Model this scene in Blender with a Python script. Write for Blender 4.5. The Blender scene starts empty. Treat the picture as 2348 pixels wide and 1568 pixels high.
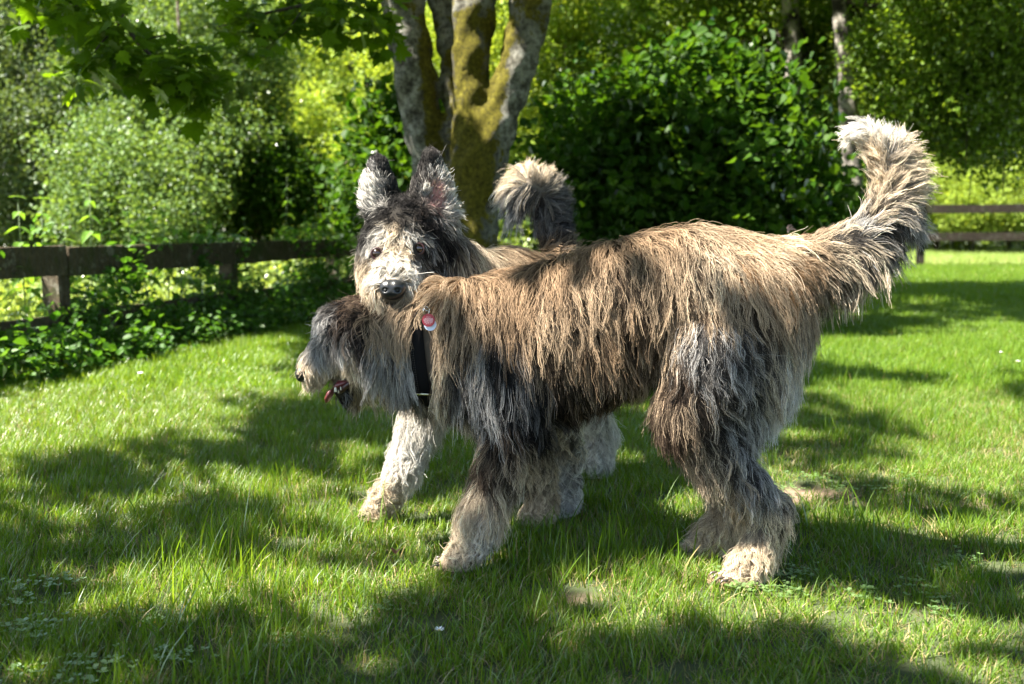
import bpy, math, random, os
import numpy as np
from mathutils import Vector, kdtree

# ---------------------------------------------------------------- camera, world, sun, exposure
scene = bpy.context.scene
C = scene.collection
HC = 0.70                                   # eye height of the crouching photographer
FPX = 2282.0                                # 35 mm lens on a 36 mm frame, in units of a 2347 px wide picture
TILT = math.atan(258.0 / FPX)
cam_d = bpy.data.cameras.new('camera'); cam_d.lens = 35.0; cam_d.sensor_width = 36.0
cam_d.clip_start = 0.05; cam_d.clip_end = 400
cam_d.dof.use_dof = True; cam_d.dof.focus_distance = 2.08; cam_d.dof.aperture_fstop = 4.0
cam = bpy.data.objects.new('camera', cam_d); C.objects.link(cam)
cam.location = (0, 0, HC); cam.rotation_euler = (math.pi / 2 - TILT, 0, 0)
scene.camera = cam

SUN_EL, SUN_AZ = 55.0, 196.0                # azimuth counter-clockwise from +X: the sun stands to the left, a little on the camera's side
SV = np.array([math.cos(math.radians(SUN_EL)) * math.cos(math.radians(SUN_AZ)),
               math.cos(math.radians(SUN_EL)) * math.sin(math.radians(SUN_AZ)), math.sin(math.radians(SUN_EL))])
world = bpy.data.worlds.new('World'); scene.world = world; world.use_nodes = True
wn = world.node_tree
sky = wn.nodes.new('ShaderNodeTexSky'); sky.sky_type = 'NISHITA'; sky.sun_disc = False
sky.sun_elevation = math.radians(SUN_EL); sky.sun_rotation = math.radians(90.0 - SUN_AZ)
bg = wn.nodes['Background']; bg.inputs['Strength'].default_value = 0.06
wn.links.new(sky.outputs[0], bg.inputs['Color'])
sun_d = bpy.data.lights.new('sun', 'SUN'); sun_d.energy = 5.0; sun_d.angle = math.radians(0.53); sun_d.color = (1.0, 0.94, 0.84)
sun = bpy.data.objects.new('sun', sun_d); C.objects.link(sun)
sun.rotation_euler = Vector(SV).to_track_quat('Z', 'Y').to_euler(); sun.location = (-6, 2, 9)
scene.view_settings.view_transform = 'Standard'; scene.view_settings.look = 'None'
scene.view_settings.exposure = 2.75; scene.view_settings.gamma = 1.0; scene.view_settings.use_curve_mapping = False
scene.render.engine = 'CYCLES'
cy = scene.cycles
cy.use_denoising = True
try: cy.denoiser = 'OPENIMAGEDENOISE'; cy.denoising_input_passes = 'RGB_ALBEDO_NORMAL'; cy.denoising_prefilter = 'ACCURATE'
except Exception: pass
cy.use_adaptive_sampling = False
cy.max_bounces = 7; cy.diffuse_bounces = 4; cy.glossy_bounces = 3; cy.transmission_bounces = 6; cy.transparent_max_bounces = 8
cy.caustics_reflective = False; cy.caustics_refractive = False; cy.sample_clamp_indirect = 8.0
scene.cycles_curves.shape = 'RIBBONS'; scene.render.hair_type = 'STRIP'

rng = np.random.default_rng(7)
random.seed(7)

# ---------------------------------------------------------------- placing helpers
CT, ST = math.cos(TILT), math.sin(TILT)
def P(x, y, Y):
    """the point at distance Y in front of the camera seen at (x, y) of the 2347 x 1568 picture"""
    dx, dy = (x - 1173.5), -(y - 784.0)
    d = (dx, FPX * CT + dy * ST, -FPX * ST + dy * CT)
    s = Y / d[1]
    return np.array([d[0] * s, Y, HC + d[2] * s])
def G(x, y):
    """the point of the flat ground seen at (x, y)"""
    dy = -(y - 784.0)
    Y = HC * (FPX * CT + dy * ST) / (FPX * ST - dy * CT)
    p = P(x, y, Y); p[2] = 0.0
    return p
def UV(p):
    """where world points are seen: the inverse of P, vectorised"""
    q = p - np.array([0, 0, HC])
    f = q[:, 1] * CT - q[:, 2] * ST; u = q[:, 1] * ST + q[:, 2] * CT
    return np.stack([1173.5 + FPX * q[:, 0] / f, 784.0 - FPX * u / f], 1)

# ---------------------------------------------------------------- object helpers
def tag(o, label=None, cat=None, group=None, kind=None):
    if label: o['label'] = label
    if cat: o['category'] = cat
    if group: o['group'] = group
    if kind: o['kind'] = kind
    return o
def empty(name, loc, label, cat, group=None):
    o = bpy.data.objects.new(name, None); o.empty_display_size = 0.1; C.objects.link(o)
    o.location = loc
    return tag(o, label, cat, group)
def mesh_data(name, v, f, mat=None, smooth=True):
    me = bpy.data.meshes.new(name)
    v = np.asarray(v, dtype=np.float32)
    if isinstance(f, np.ndarray):
        n, k = f.shape
        me.vertices.add(len(v)); me.vertices.foreach_set('co', v.ravel())
        me.loops.add(n * k); me.loops.foreach_set('vertex_index', f.ravel().astype(np.int32))
        me.polygons.add(n); me.polygons.foreach_set('loop_start', np.arange(0, n * k, k, dtype=np.int32))
        me.update(calc_edges=True)
    else:
        me.from_pydata(v.tolist(), [], f); me.update()
    if mat: me.materials.append(mat)
    if smooth: me.polygons.foreach_set('use_smooth', np.ones(len(me.polygons), dtype=bool))
    return me
def link(name, data, parent=None, loc=None, **kw):
    """data holds world coordinates; the parent only carries the part"""
    o = bpy.data.objects.new(name, data); C.objects.link(o)
    if loc is not None: o.location = loc
    if parent is not None:
        o.parent = parent
        if loc is None: o.location = -world_loc(parent)
    return tag(o, **kw)
def world_loc(o):
    v = Vector(o.location); p = o.parent
    while p is not None: v = v + p.location; p = p.parent
    return v
class MB:
    """collects plain shapes into one mesh"""
    def __init__(s): s.v = []; s.f = []
    def add(s, v, f):
        n = len(s.v); s.v += [tuple(map(float, q)) for q in v]; s.f += [tuple(i + n for i in q) for q in f]
    def tube(s, pts, rad, seg=8, cap=True, wob=0.0):
        pts = [np.array(p, float) for p in pts]; n = len(pts); rings = []
        up = np.array([0.13, 0.31, 0.94])
        for i, p in enumerate(pts):
            t = pts[min(i + 1, n - 1)] - pts[max(i - 1, 0)]; t /= np.linalg.norm(t) + 1e-9
            a = np.cross(t, up)
            if np.linalg.norm(a) < 0.2: a = np.cross(t, [1, 0.1, 0])
            a /= np.linalg.norm(a); b = np.cross(t, a)
            r = rad[i] if hasattr(rad, '__len__') else rad
            ring = []
            for k in range(seg):
                w = 1 + wob * (random.random() - .5)
                th = 2 * math.pi * k / seg
                ring.append(p + (a * math.cos(th) + b * math.sin(th)) * r * w)
            rings.append(ring)
        v = [q for r_ in rings for q in r_]; f = []
        for i in range(n - 1):
            for k in range(seg):
                a0, a1 = i * seg + k, i * seg + (k + 1) % seg
                f.append((a0, a1, a1 + seg, a0 + seg))
        if cap: f.append(tuple(range(seg))[::-1]); f.append(tuple((n - 1) * seg + k for k in range(seg)))
        s.add(v, f)
    def box(s, a, b, up, w, h, rough=0.0, n=1):
        """a plank from a to b, w thick sideways, h tall along up"""
        a, b, up = np.array(a, float), np.array(b, float), np.array(up, float)
        t = (b - a); L = np.linalg.norm(t); t /= L
        sd = np.cross(t, up); sd /= np.linalg.norm(sd); up = np.cross(sd, t)
        v = []; f = []
        for i in range(n + 1):
            c = a + t * L * i / n
            for (p, q) in ((-1, -1), (1, -1), (1, 1), (-1, 1)):
                v.append(c + sd * (p * w / 2 + random.uniform(-rough, rough)) + up * (q * h / 2 + random.uniform(-rough, rough)))
        for i in range(n):
            for k in range(4):
                f.append((i * 4 + k, i * 4 + (k + 1) % 4, i * 4 + 4 + (k + 1) % 4, i * 4 + 4 + k))
        f.append((3, 2, 1, 0)); f.append((4 * n, 4 * n + 1, 4 * n + 2, 4 * n + 3)); s.add(v, f)
    def ball(s, c, r, seg=16, rings=10, sc=(1, 1, 1), fn=None):
        v = []; f = []
        for i in range(rings + 1):
            ph = math.pi * i / rings
            for k in range(seg):
                th = 2 * math.pi * k / seg
                d = np.array([math.sin(ph) * math.cos(th), math.sin(ph) * math.sin(th), math.cos(ph)])
                if fn: d = fn(d)
                v.append(np.array(c) + d * r * np.array(sc))
        for i in range(rings):
            for k in range(seg):
                a0, a1 = i * seg + k, i * seg + (k + 1) % seg
                f.append((a0, a0 + seg, a1 + seg, a1))
        s.add(v, f)
    def data(s, name, mat=None, smooth=True): return mesh_data(name, s.v, s.f, mat, smooth)
    def build(s, name, mat=None, parent=None, smooth=True, **kw): return link(name, s.data(name, mat, smooth), parent, **kw)

# ---------------------------------------------------------------- material helpers
def new_mat(name):
    m = bpy.data.materials.new(name); m.use_nodes = True; m.node_tree.nodes.clear()
    nt = m.node_tree; out = nt.nodes.new('ShaderNodeOutputMaterial')
    return m, nt, out
def N(nt, t, **kw):
    n = nt.nodes.new(t)
    for k, v in kw.items():
        if k in n.inputs: n.inputs[k].default_value = v
        else: setattr(n, k, v)
    return n
def ramp(nt, src, stops):
    r = nt.nodes.new('ShaderNodeValToRGB'); e = r.color_ramp.elements
    while len(e) < len(stops): e.new(0.5)
    for q, (p, c) in zip(e, stops): q.position = p; q.color = (*c, 1)
    nt.links.new(src, r.inputs[0]); return r.outputs[0]
def noise(nt, scale, detail=4, rough=.55, coord='Object'):
    tc = nt.nodes.new('ShaderNodeTexCoord'); n = N(nt, 'ShaderNodeTexNoise', Scale=scale, Detail=detail, Roughness=rough)
    nt.links.new(tc.outputs[coord], n.inputs['Vector']); return n.outputs['Fac']
def simple(name, col, rough=.6, metal=0.0, spec=.5, bump=None, var=None):
    m, nt, out = new_mat(name); p = N(nt, 'ShaderNodeBsdfPrincipled', Roughness=rough, Metallic=metal)
    p.inputs['Specular IOR Level'].default_value = spec
    p.inputs['Base Color'].default_value = (*col, 1)
    if var:
        c = ramp(nt, noise(nt, var[0]), [(.3, col), (.7, var[1])]); nt.links.new(c, p.inputs['Base Color'])
    if bump:
        b = N(nt, 'ShaderNodeBump', Strength=bump[1]); b.inputs['Distance'].default_value = bump[2]
        nt.links.new(noise(nt, bump[0]), b.inputs['Height']); nt.links.new(b.outputs[0], p.inputs['Normal'])
    nt.links.new(p.outputs[0], out.inputs[0]); return m
def leaf_mat(name, c0, c1, trans=.45, tcol=None, rough=.45, gloss=.25, per_leaf=True, tgain=2.2):
    """diffuse + translucent leaf; colour varies from clump to clump and from leaf to leaf"""
    m, nt, out = new_mat(name)
    oi = nt.nodes.new('ShaderNodeObjectInfo'); fac = oi.outputs['Random']
    if per_leaf:
        at = N(nt, 'ShaderNodeAttribute', attribute_name='lv')
        mx = N(nt, 'ShaderNodeMath', operation='MULTIPLY_ADD'); nt.links.new(at.outputs['Fac'], mx.inputs[0]); mx.inputs[1].default_value = .6
        m2 = N(nt, 'ShaderNodeMath', operation='MULTIPLY'); nt.links.new(fac, m2.inputs[0]); m2.inputs[1].default_value = .4
        nt.links.new(m2.outputs[0], mx.inputs[2]); fac = mx.outputs[0]
    col = ramp(nt, fac, [(0.0, c0), (1.0, c1)])
    d = N(nt, 'ShaderNodeBsdfDiffuse'); t = N(nt, 'ShaderNodeBsdfTranslucent'); g = N(nt, 'ShaderNodeBsdfGlossy', Roughness=rough)
    g.inputs['Color'].default_value = (1, 1, 1, 1)
    nt.links.new(col, d.inputs['Color'])
    k = tcol or (tgain * 1.15, tgain, tgain * .45)
    vm = N(nt, 'ShaderNodeVectorMath', operation='MULTIPLY'); nt.links.new(col, vm.inputs[0]); vm.inputs[1].default_value = k
    nt.links.new(vm.outputs[0], t.inputs['Color'])
    a = N(nt, 'ShaderNodeMixShader'); a.inputs[0].default_value = trans
    nt.links.new(d.outputs[0], a.inputs[1]); nt.links.new(t.outputs[0], a.inputs[2])
    fr = N(nt, 'ShaderNodeFresnel', IOR=1.4); fm = N(nt, 'ShaderNodeMath', operation='MULTIPLY'); fm.inputs[1].default_value = gloss * 1.0
    nt.links.new(fr.outputs[0], fm.inputs[0])
    b = N(nt, 'ShaderNodeMixShader'); nt.links.new(fm.outputs[0], b.inputs[0])
    nt.links.new(a.outputs[0], b.inputs[1]); nt.links.new(g.outputs[0], b.inputs[2])
    nt.links.new(b.outputs[0], out.inputs[0]); return m

# ---------------------------------------------------------------- instanced fine geometry (grass, leaf masses)
def set_attr(me, name, typ, dom, arr):
    a = me.attributes.new(name, typ, dom)
    a.data.foreach_set('vector' if typ == 'FLOAT_VECTOR' else ('color' if typ == 'FLOAT_COLOR' else 'value'), np.asarray(arr).ravel())
def scatter(name, protos, pts, rot, scl, parent=None, idx=None, **kw):
    """one object whose geometry is instances of the proto meshes on points"""
    n = len(pts); me = bpy.data.meshes.new(name); me.vertices.add(n)
    base = np.array(world_loc(parent)) if parent is not None else np.zeros(3)
    me.vertices.foreach_set('co', np.asarray(pts, np.float32).ravel())
    set_attr(me, 'rot', 'FLOAT_VECTOR', 'POINT', np.asarray(rot, np.float32))
    set_attr(me, 'scl', 'FLOAT_VECTOR', 'POINT', np.repeat(np.asarray(scl, np.float32)[:, None], 3, 1) if np.ndim(scl) == 1 else np.asarray(scl, np.float32))
    ia = me.attributes.new('idx', 'INT', 'POINT')
    ia.data.foreach_set('value', (np.arange(n) * 7919 % len(protos) if idx is None else idx).astype(np.int32))
    o = bpy.data.objects.new(name, me); C.objects.link(o)
    if parent is not None: o.parent = parent; o.location = -world_loc(parent)
    ng = bpy.data.node_groups.new(name + '_scatter', 'GeometryNodeTree')
    ng.interface.new_socket('Geometry', in_out='INPUT', socket_type='NodeSocketGeometry')
    ng.interface.new_socket('Geometry', in_out='OUTPUT', socket_type='NodeSocketGeometry')
    gi, go = ng.nodes.new('NodeGroupInput'), ng.nodes.new('NodeGroupOutput')
    ci = ng.nodes.new('GeometryNodeCollectionInfo'); ci.inputs['Collection'].default_value = protos_collection(name, protos)
    ci.inputs['Separate Children'].default_value = True; ci.inputs['Reset Children'].default_value = True
    ip = ng.nodes.new('GeometryNodeInstanceOnPoints'); ip.inputs['Pick Instance'].default_value = True
    def na(nm, dt):
        q = ng.nodes.new('GeometryNodeInputNamedAttribute'); q.data_type = dt; q.inputs['Name'].default_value = nm; return q.outputs['Attribute']
    L = ng.links.new
    L(gi.outputs[0], ip.inputs['Points']); L(ci.outputs[0], ip.inputs['Instance'])
    L(na('idx', 'INT'), ip.inputs['Instance Index']); L(na('scl', 'FLOAT_VECTOR'), ip.inputs['Scale'])
    e2r = ng.nodes.new('FunctionNodeEulerToRotation'); L(na('rot', 'FLOAT_VECTOR'), e2r.inputs[0]); L(e2r.outputs[0], ip.inputs['Rotation'])
    L(ip.outputs[0], go.inputs[0])
    md = o.modifiers.new('scatter', 'NODES'); md.node_group = ng
    return tag(o, **kw)
_pc = {}
def protos_collection(name, protos):
    key = tuple(p.name for p in protos)
    if key not in _pc:
        c = bpy.data.collections.new('pieces_of_' + name)
        for p in protos: c.objects.link(bpy.data.objects.new(p.name + '_piece', p))
        _pc[key] = c
    return _pc[key]

# smooth random field for patchiness (sum of sines), values about -1..1
_fw = rng.normal(size=(24, 2)); _fp = rng.uniform(0, 6.28, 24)
def field(x, y, scale, seed=0):
    s = np.zeros_like(np.asarray(x, float))
    for i in range(8):
        k = (i + seed * 5) % 24
        s = s + np.sin((_fw[k, 0] * x + _fw[k, 1] * y) / scale * (1 + .35 * i) + _fp[k] + seed) / (1 + .3 * i)
    return s / 2.6
def in_poly(u, v, poly):
    r = np.zeros(len(u), bool); n = len(poly)
    for i in range(n):
        x0, y0 = poly[i]; x1, y1 = poly[(i + 1) % n]
        c = ((y0 > v) != (y1 > v)) & (u < (x1 - x0) * (v - y0) / ((y1 - y0) + 1e-9) + x0)
        r ^= c
    return r
# ---------------------------------------------------------------- materials of the place
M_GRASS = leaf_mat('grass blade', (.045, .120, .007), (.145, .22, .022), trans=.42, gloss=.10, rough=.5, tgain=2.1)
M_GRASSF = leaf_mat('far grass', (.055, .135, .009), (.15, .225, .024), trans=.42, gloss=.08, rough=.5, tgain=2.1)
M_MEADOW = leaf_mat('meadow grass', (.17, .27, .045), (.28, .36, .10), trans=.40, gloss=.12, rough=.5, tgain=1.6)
M_STRAW = leaf_mat('dry grass', (.22, .17, .07), (.30, .25, .12), trans=.25, gloss=.1, tgain=1.2)
M_MAPLE = leaf_mat('maple leaf', (.034, .078, .002), (.062, .115, .004), trans=.5, gloss=.12, tgain=3.0)
M_BROAD = leaf_mat('hazel leaf', (.014, .050, .003), (.042, .090, .006), trans=.40, gloss=.14, tgain=2.4)
M_BIRCH = leaf_mat('birch leaf', (.060, .125, .008), (.135, .215, .022), trans=.45, gloss=.22, tgain=2.3)
M_WILLOW = leaf_mat('willow leaf', (.060, .125, .030), (.145, .225, .058), trans=.38, gloss=.3, tgain=1.8)
M_PALE = leaf_mat('pale green leaf', (.16, .25, .022), (.28, .36, .06), trans=.42, gloss=.25, tgain=1.8)
M_DARK = leaf_mat('dark evergreen leaf', (.012, .035, .016), (.025, .055, .025), trans=.2, gloss=.25, tgain=1.5)
M_HEDGE = leaf_mat('bramble leaf', (.022, .075, .006), (.06, .14, .012), trans=.42, gloss=.3, tgain=2.4)
M_NETTLE = leaf_mat('nettle leaf', (.06, .15, .012), (.12, .22, .03), trans=.45, gloss=.2, tgain=2.3)

def bark(name, base, moss, lich, scale, mossiness=.5, white=False):
    m, nt, out = new_mat(name); p = N(nt, 'ShaderNodeBsdfPrincipled', Roughness=.9); p.inputs['Specular IOR Level'].default_value = .2
    tc = nt.nodes.new('ShaderNodeTexCoord')
    c1 = ramp(nt, noise(nt, scale * 3, 8, .7), [(.32, tuple(x * .45 for x in base)), (.62, base)])
    c2 = ramp(nt, noise(nt, scale * 9, 6, .75), [(.35, tuple(x * .55 for x in moss)), (.6, moss)])
    mk = ramp(nt, noise(nt, scale * .55, 6, .62), [(mossiness - .05, (0, 0, 0)), (mossiness + .05, (1, 1, 1))])
    mx = N(nt, 'ShaderNodeMix', data_type='RGBA'); nt.links.new(mk, mx.inputs[0]); nt.links.new(c2, mx.inputs[7]); nt.links.new(c1, mx.inputs[6])
    lk = ramp(nt, noise(nt, scale * 1.3, 9, .72), [(.56, (0, 0, 0)), (.60, (1, 1, 1))])
    mx2 = N(nt, 'ShaderNodeMix', data_type='RGBA'); nt.links.new(lk, mx2.inputs[0]); nt.links.new(mx.outputs[2], mx2.inputs[6]); mx2.inputs[7].default_value = (*lich, 1)
    nt.links.new(mx2.outputs[2], p.inputs['Base Color'])
    b = N(nt, 'ShaderNodeBump', Strength=.9); b.inputs['Distance'].default_value = .02
    nt.links.new(noise(nt, scale * 6, 10, .75), b.inputs['Height']); nt.links.new(b.outputs[0], p.inputs['Normal'])
    nt.links.new(p.outputs[0], out.inputs[0]); return m
def mossy_bark():
    """grey lichened bark; olive moss on the sides the photo shows it on (upper left of the right stem, front of the middle one, right of the left one)"""
    m, nt, out = new_mat('mossy maple bark'); p = N(nt, 'ShaderNodeBsdfPrincipled', Roughness=.92); p.inputs['Specular IOR Level'].default_value = .15
    at = N(nt, 'ShaderNodeAttribute', attribute_name='moss')
    ad = N(nt, 'ShaderNodeMath', operation='ADD'); nt.links.new(at.outputs['Fac'], ad.inputs[0])
    sb = N(nt, 'ShaderNodeMath', operation='MULTIPLY_ADD'); nt.links.new(noise(nt, 8, 10, .78), sb.inputs[0]); sb.inputs[1].default_value = 3.6; sb.inputs[2].default_value = -1.85
    nt.links.new(sb.outputs[0], ad.inputs[1])
    mk = ramp(nt, ad.outputs[0], [(.44, (0, 0, 0)), (.56, (1, 1, 1))])
    grey = ramp(nt, noise(nt, 16, 10, .78), [(.38, (.03, .027, .02)), (.48, (.12, .115, .092)), (.60, (.31, .305, .265))])
    moss = ramp(nt, noise(nt, 45, 8, .8), [(.35, (.025, .022, .005)), (.52, (.09, .078, .009)), (.68, (.20, .18, .02))])
    mx = N(nt, 'ShaderNodeMix', data_type='RGBA'); nt.links.new(mk, mx.inputs[0]); nt.links.new(grey, mx.inputs[6]); nt.links.new(moss, mx.inputs[7])
    nt.links.new(mx.outputs[2], p.inputs['Base Color'])
    b = N(nt, 'ShaderNodeBump', Strength=1.0); b.inputs['Distance'].default_value = .02
    nt.links.new(noise(nt, 28, 10, .8), b.inputs['Height']); nt.links.new(b.outputs[0], p.inputs['Normal'])
    nt.links.new(p.outputs[0], out.inputs[0]); return m
M_MOSSY = mossy_bark()
M_BARK = bark('grey brown bark', (.09, .07, .05), (.05, .055, .02), (.16, .15, .13), 6, .55)
M_BIRCHB = bark('birch bark', (.36, .33, .28), (.03, .026, .022), (.10, .09, .075), 7, .53)
M_WOOD = bark('weathered fence wood', (.12, .092, .058), (.07, .075, .025), (.19, .175, .13), 9, .58)
M_WOOD_SHADE = bark('shade-toned fence wood', (.040, .030, .020), (.028, .032, .012), (.06, .055, .04), 9, .58)  # far fence wood with the birch crown's shade put into its colour
M_TWIG = simple('twig bark', (.035, .026, .018), rough=.9)
M_STALK = simple('green stalk', (.07, .12, .03), rough=.6)
M_GALV = simple('wire', (.08, .08, .07), rough=.5, metal=.6)

# ---------------------------------------------------------------- the ground
def axis(lo, hi, flo, fhi, fine, coarse):
    a = list(np.arange(flo, fhi, fine)); x = flo; s = fine
    while x > lo: s = min(s * 1.35, coarse); x -= s; a.insert(0, x)
    x = fhi; s = fine
    while x < hi: a.append(x); s = min(s * 1.35, coarse); x += s
    a.append(x); return np.array(a)
DIRT = [(G(1815, 1128), .16, .085), (G(1262, 1362), .085, .035), (G(2060, 1150), .12, .03), (G(2260, 1148), .16, .03), (G(1545, 1075), .07, .03), (G(915, 1288), .07, .02), (G(560, 795), .45, .12)]
def dirt(x, y):
    d = np.zeros(np.shape(x))
    for c, rx, ry in DIRT:
        e = ((x - c[0]) / rx) ** 2 + ((y - c[1]) / ry) ** 2 + .35 * field(x, y, .05, 3)
        d = np.maximum(d, np.clip(1.4 - e, 0, 1))
    return d
ax_, ay_ = axis(-150, 150, -3.2, 3.2, .035, 14), axis(-60, 220, 1.2, 4.2, .035, 14)
gx, gy = np.meshgrid(ax_, ay_, indexing='ij')
gz = .006 * field(gx, gy, .25, 1) * np.exp(-((gx / 12) ** 2 + ((gy - 3) / 12) ** 2)) - .010 - dirt(gx, gy) * .006
nx_, ny_ = gx.shape; ii = np.arange(nx_ * ny_).reshape(nx_, ny_)
gf = np.stack([ii[:-1, :-1], ii[1:, :-1], ii[1:, 1:], ii[:-1, 1:]], -1).reshape(-1, 4)
m_, nt, out = new_mat('lawn soil'); p_ = N(nt, 'ShaderNodeBsdfPrincipled', Roughness=.95)
at = N(nt, 'ShaderNodeAttribute', attribute_name='dirt')
gr = ramp(nt, noise(nt, 7, 8, .7), [(.3, (.022, .035, .010)), (.55, (.05, .065, .02)), (.75, (.09, .085, .04))])
dr = ramp(nt, noise(nt, 30, 8, .7), [(.3, (.09, .06, .038)), (.7, (.24, .165, .11))])
mx = N(nt, 'ShaderNodeMix', data_type='RGBA'); nt.links.new(at.outputs['Fac'], mx.inputs[0]); nt.links.new(gr, mx.inputs[6]); nt.links.new(dr, mx.inputs[7]); nt.links.new(mx.outputs[2], p_.inputs['Base Color'])
b_ = N(nt, 'ShaderNodeBump', Strength=.8); b_.inputs['Distance'].default_value = .01; nt.links.new(noise(nt, 60, 8, .7), b_.inputs['Height']); nt.links.new(b_.outputs[0], p_.inputs['Normal'])
nt.links.new(p_.outputs[0], out.inputs[0])
gme = mesh_data('ground', np.stack([gx, gy, gz], -1).reshape(-1, 3), gf, m_)
set_attr(gme, 'dirt', 'FLOAT', 'POINT', dirt(gx, gy).ravel())
link('ground', gme, kind='structure')

# ---------------------------------------------------------------- grass
def tuft(name, n, R, h, w, seed, mat, lean=.5, straw=0.0, seg=3, hvar=.45):
    r = np.random.default_rng(seed); V = []; F = []; LV = []; MI = []
    for i in range(n):
        a = r.uniform(0, 6.28); q = R * math.sqrt(r.random()); b = np.array([math.cos(a) * q, math.sin(a) * q, -.012])
        th = r.uniform(0, 6.28); d = np.array([math.cos(th), math.sin(th), 0]); sd = np.array([-d[1], d[0], 0])
        tw = r.uniform(-.8, .8); sd = sd * math.cos(tw) + d * math.sin(tw)
        H = h * r.uniform(1 - hvar, 1 + hvar); ln = lean * r.uniform(.15, 1.3); W = w * r.uniform(.6, 1.3); lv = r.random(); k0 = len(V)
        isst = r.random() < straw
        if isst: ln *= 2.2; H *= .8
        for s_ in range(seg + 1):
            t = s_ / seg; c = b + d * H * ln * t ** 1.8 + np.array([0, 0, (H + .012) * (t - .35 * ln * ln * t ** 2.4 * .5)]); ww = W * (1 - t) ** .6 * .5
            if s_ < seg: V += [c - sd * ww, c + sd * ww]; LV += [lv, lv]
            else: V += [c]; LV += [lv]
        for s_ in range(seg - 1): F.append((k0 + 2 * s_, k0 + 2 * s_ + 1, k0 + 2 * s_ + 3, k0 + 2 * s_ + 2)); MI.append(int(isst))
        e = k0 + 2 * (seg - 1); F.append((e, e + 1, e + 2)); MI.append(int(isst))
    me = mesh_data(name, V, F, mat); me.materials.append(M_STRAW); me.polygons.foreach_set('material_index', MI)
    set_attr(me, 'lv', 'FLOAT', 'POINT', LV); return me
T_NEAR = [tuft('grass tuft', 38, .045, .031, .0026, 10 + i, M_GRASS, lean=.7, straw=.13 + .04 * i) for i in range(5)]
T_STRAW = [tuft('dry grass tuft', 30, .045, .024, .0024, 50 + i, M_GRASS, lean=1.1, straw=.42) for i in range(2)]
T_TALL = [tuft('tall grass tuft', 8, .05, .085, .0038, 20 + i, M_GRASS, lean=.6, straw=.05, seg=5) for i in range(4)]
T_MID = [tuft('mid grass tuft', 70, .10, .035, .0042, 30 + i, M_GRASSF, lean=.6, straw=.06) for i in range(4)]
T_FAR = [tuft('far grass tuft', 100, .30, .045, .009, 40 + i, M_GRASSF, lean=.5, straw=.05, seg=2) for i in range(3)]
T_MEAD = [tuft('meadow tuft', 90, .30, .13, .012, 60 + i, M_MEADOW, lean=.5, straw=.14, seg=2) for i in range(3)]
FA, FB = P(0, 600, 4.9)[:2], P(720, 570, 8.7)[:2]; FD = (FB - FA) / np.linalg.norm(FB - FA); FN = np.array([FD[1], -FD[0]])   # left fence line and its lawn side
def side(x, y): return (x - FA[0]) * FN[0] + (y - FA[1]) * FN[1]
def spread(n, y0, y1, marg=.3, power=1.0):
    y = y0 + (y1 - y0) * rng.random(n) ** power; wx = .56 * y + marg
    return rng.uniform(-1, 1, n) * wx, y
def grass(name, protos, x, y, s0, s1, **kw):
    n = len(x); rot = np.zeros((n, 3)); rot[:, 2] = rng.uniform(0, 6.28, n); rot[:, :2] = rng.normal(size=(n, 2)) * .10
    sc = rng.uniform(s0, s1, (n, 1)) * np.ones((n, 3)); sc[:, 2] *= 1 + .35 * field(x, y, .22, 2)
    idx = rng.integers(0, len(protos), n)
    return scatter(name, protos, np.stack([x, y, np.zeros(n) - .006], 1), rot, sc, idx=idx, kind='stuff', **kw)
def area_pts(n_per_m2, y0, y1):
    w = lambda y: 2 * (.56 * y + .3); A_ = (w(y0) + w(y1)) / 2 * (y1 - y0); n = int(A_ * n_per_m2)
    y = y0 + (y1 - y0) * rng.random(n * 2); keep = rng.random(n * 2) < w(y) / w(y1); y = y[keep]
    return rng.uniform(-1, 1, len(y)) * w(y) / 2, y
x, y = area_pts(620, 1.15, 4.4); k = (side(x, y) > .15) & (rng.random(len(x)) > np.clip(dirt(x, y) * 1.25, 0, .97)); x, y = x[k], y[k]
st = field(x, y, .20, 4) > .62
tg = grass('lawn_grass', T_NEAR, x[~st], y[~st], .75, 1.2, label='short green lawn grass around the dogs'); grass('dry_lawn_grass', T_STRAW, x[st], y[st], .8, 1.15, label='thin dry patches in the lawn')
x, y = area_pts(16, 1.15, 4.6); k = (side(x, y) > .15) & (dirt(x, y) < .2) & (field(x, y, .35, 6) + rng.normal(size=len(x)) * .35 > .35); x, y = x[k], y[k]
ex = []
for (u, v, n, s_) in ((400, 1300, 14, .05), (510, 1260, 5, .03), (1150, 1270, 7, .06), (620, 1390, 10, .12), (1300, 1290, 10, .12), (2050, 1000, 16, .25), (2200, 960, 16, .25), (1950, 1230, 8, .15), (2270, 1180, 8, .15), (1400, 1500, 14, .3), (900, 1500, 12, .3), (2300, 780, 10, .5), (1520, 1180, 5, .06), (860, 1200, 4, .05)):
    g = G(u, v)
    for _ in range(n): ex.append((g[0] + rng.normal() * s_, g[1] + rng.normal() * s_ * .6))
ex = np.array(ex); x = np.concatenate([x, ex[:, 0]]); y = np.concatenate([y, ex[:, 1]])
grass('tall_grass', T_TALL, x, y, .6, 1.25, label='longer grass blades standing above the lawn')
x, y = area_pts(190, 4.3, 9.0); k = (side(x, y) > .1); grass('lawn_grass', T_MID, x[k], y[k], .8, 1.2, label='mown lawn stretching back to the bush and fence')
x, y = area_pts(26, 8.8, 19.3); k = (side(x, y) > .1); grass('lawn_grass', T_FAR, x[k], y[k], .7, 1.0, label='far end of the lawn before the right fence')
x, y = area_pts(24, 4.6, 34); k = (side(x, y) < -.25) | (y > 19.6); grass('meadow_grass', T_MEAD, x[k], y[k], .7, 1.2, label='sunlit pale meadow beyond the fences')

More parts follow.
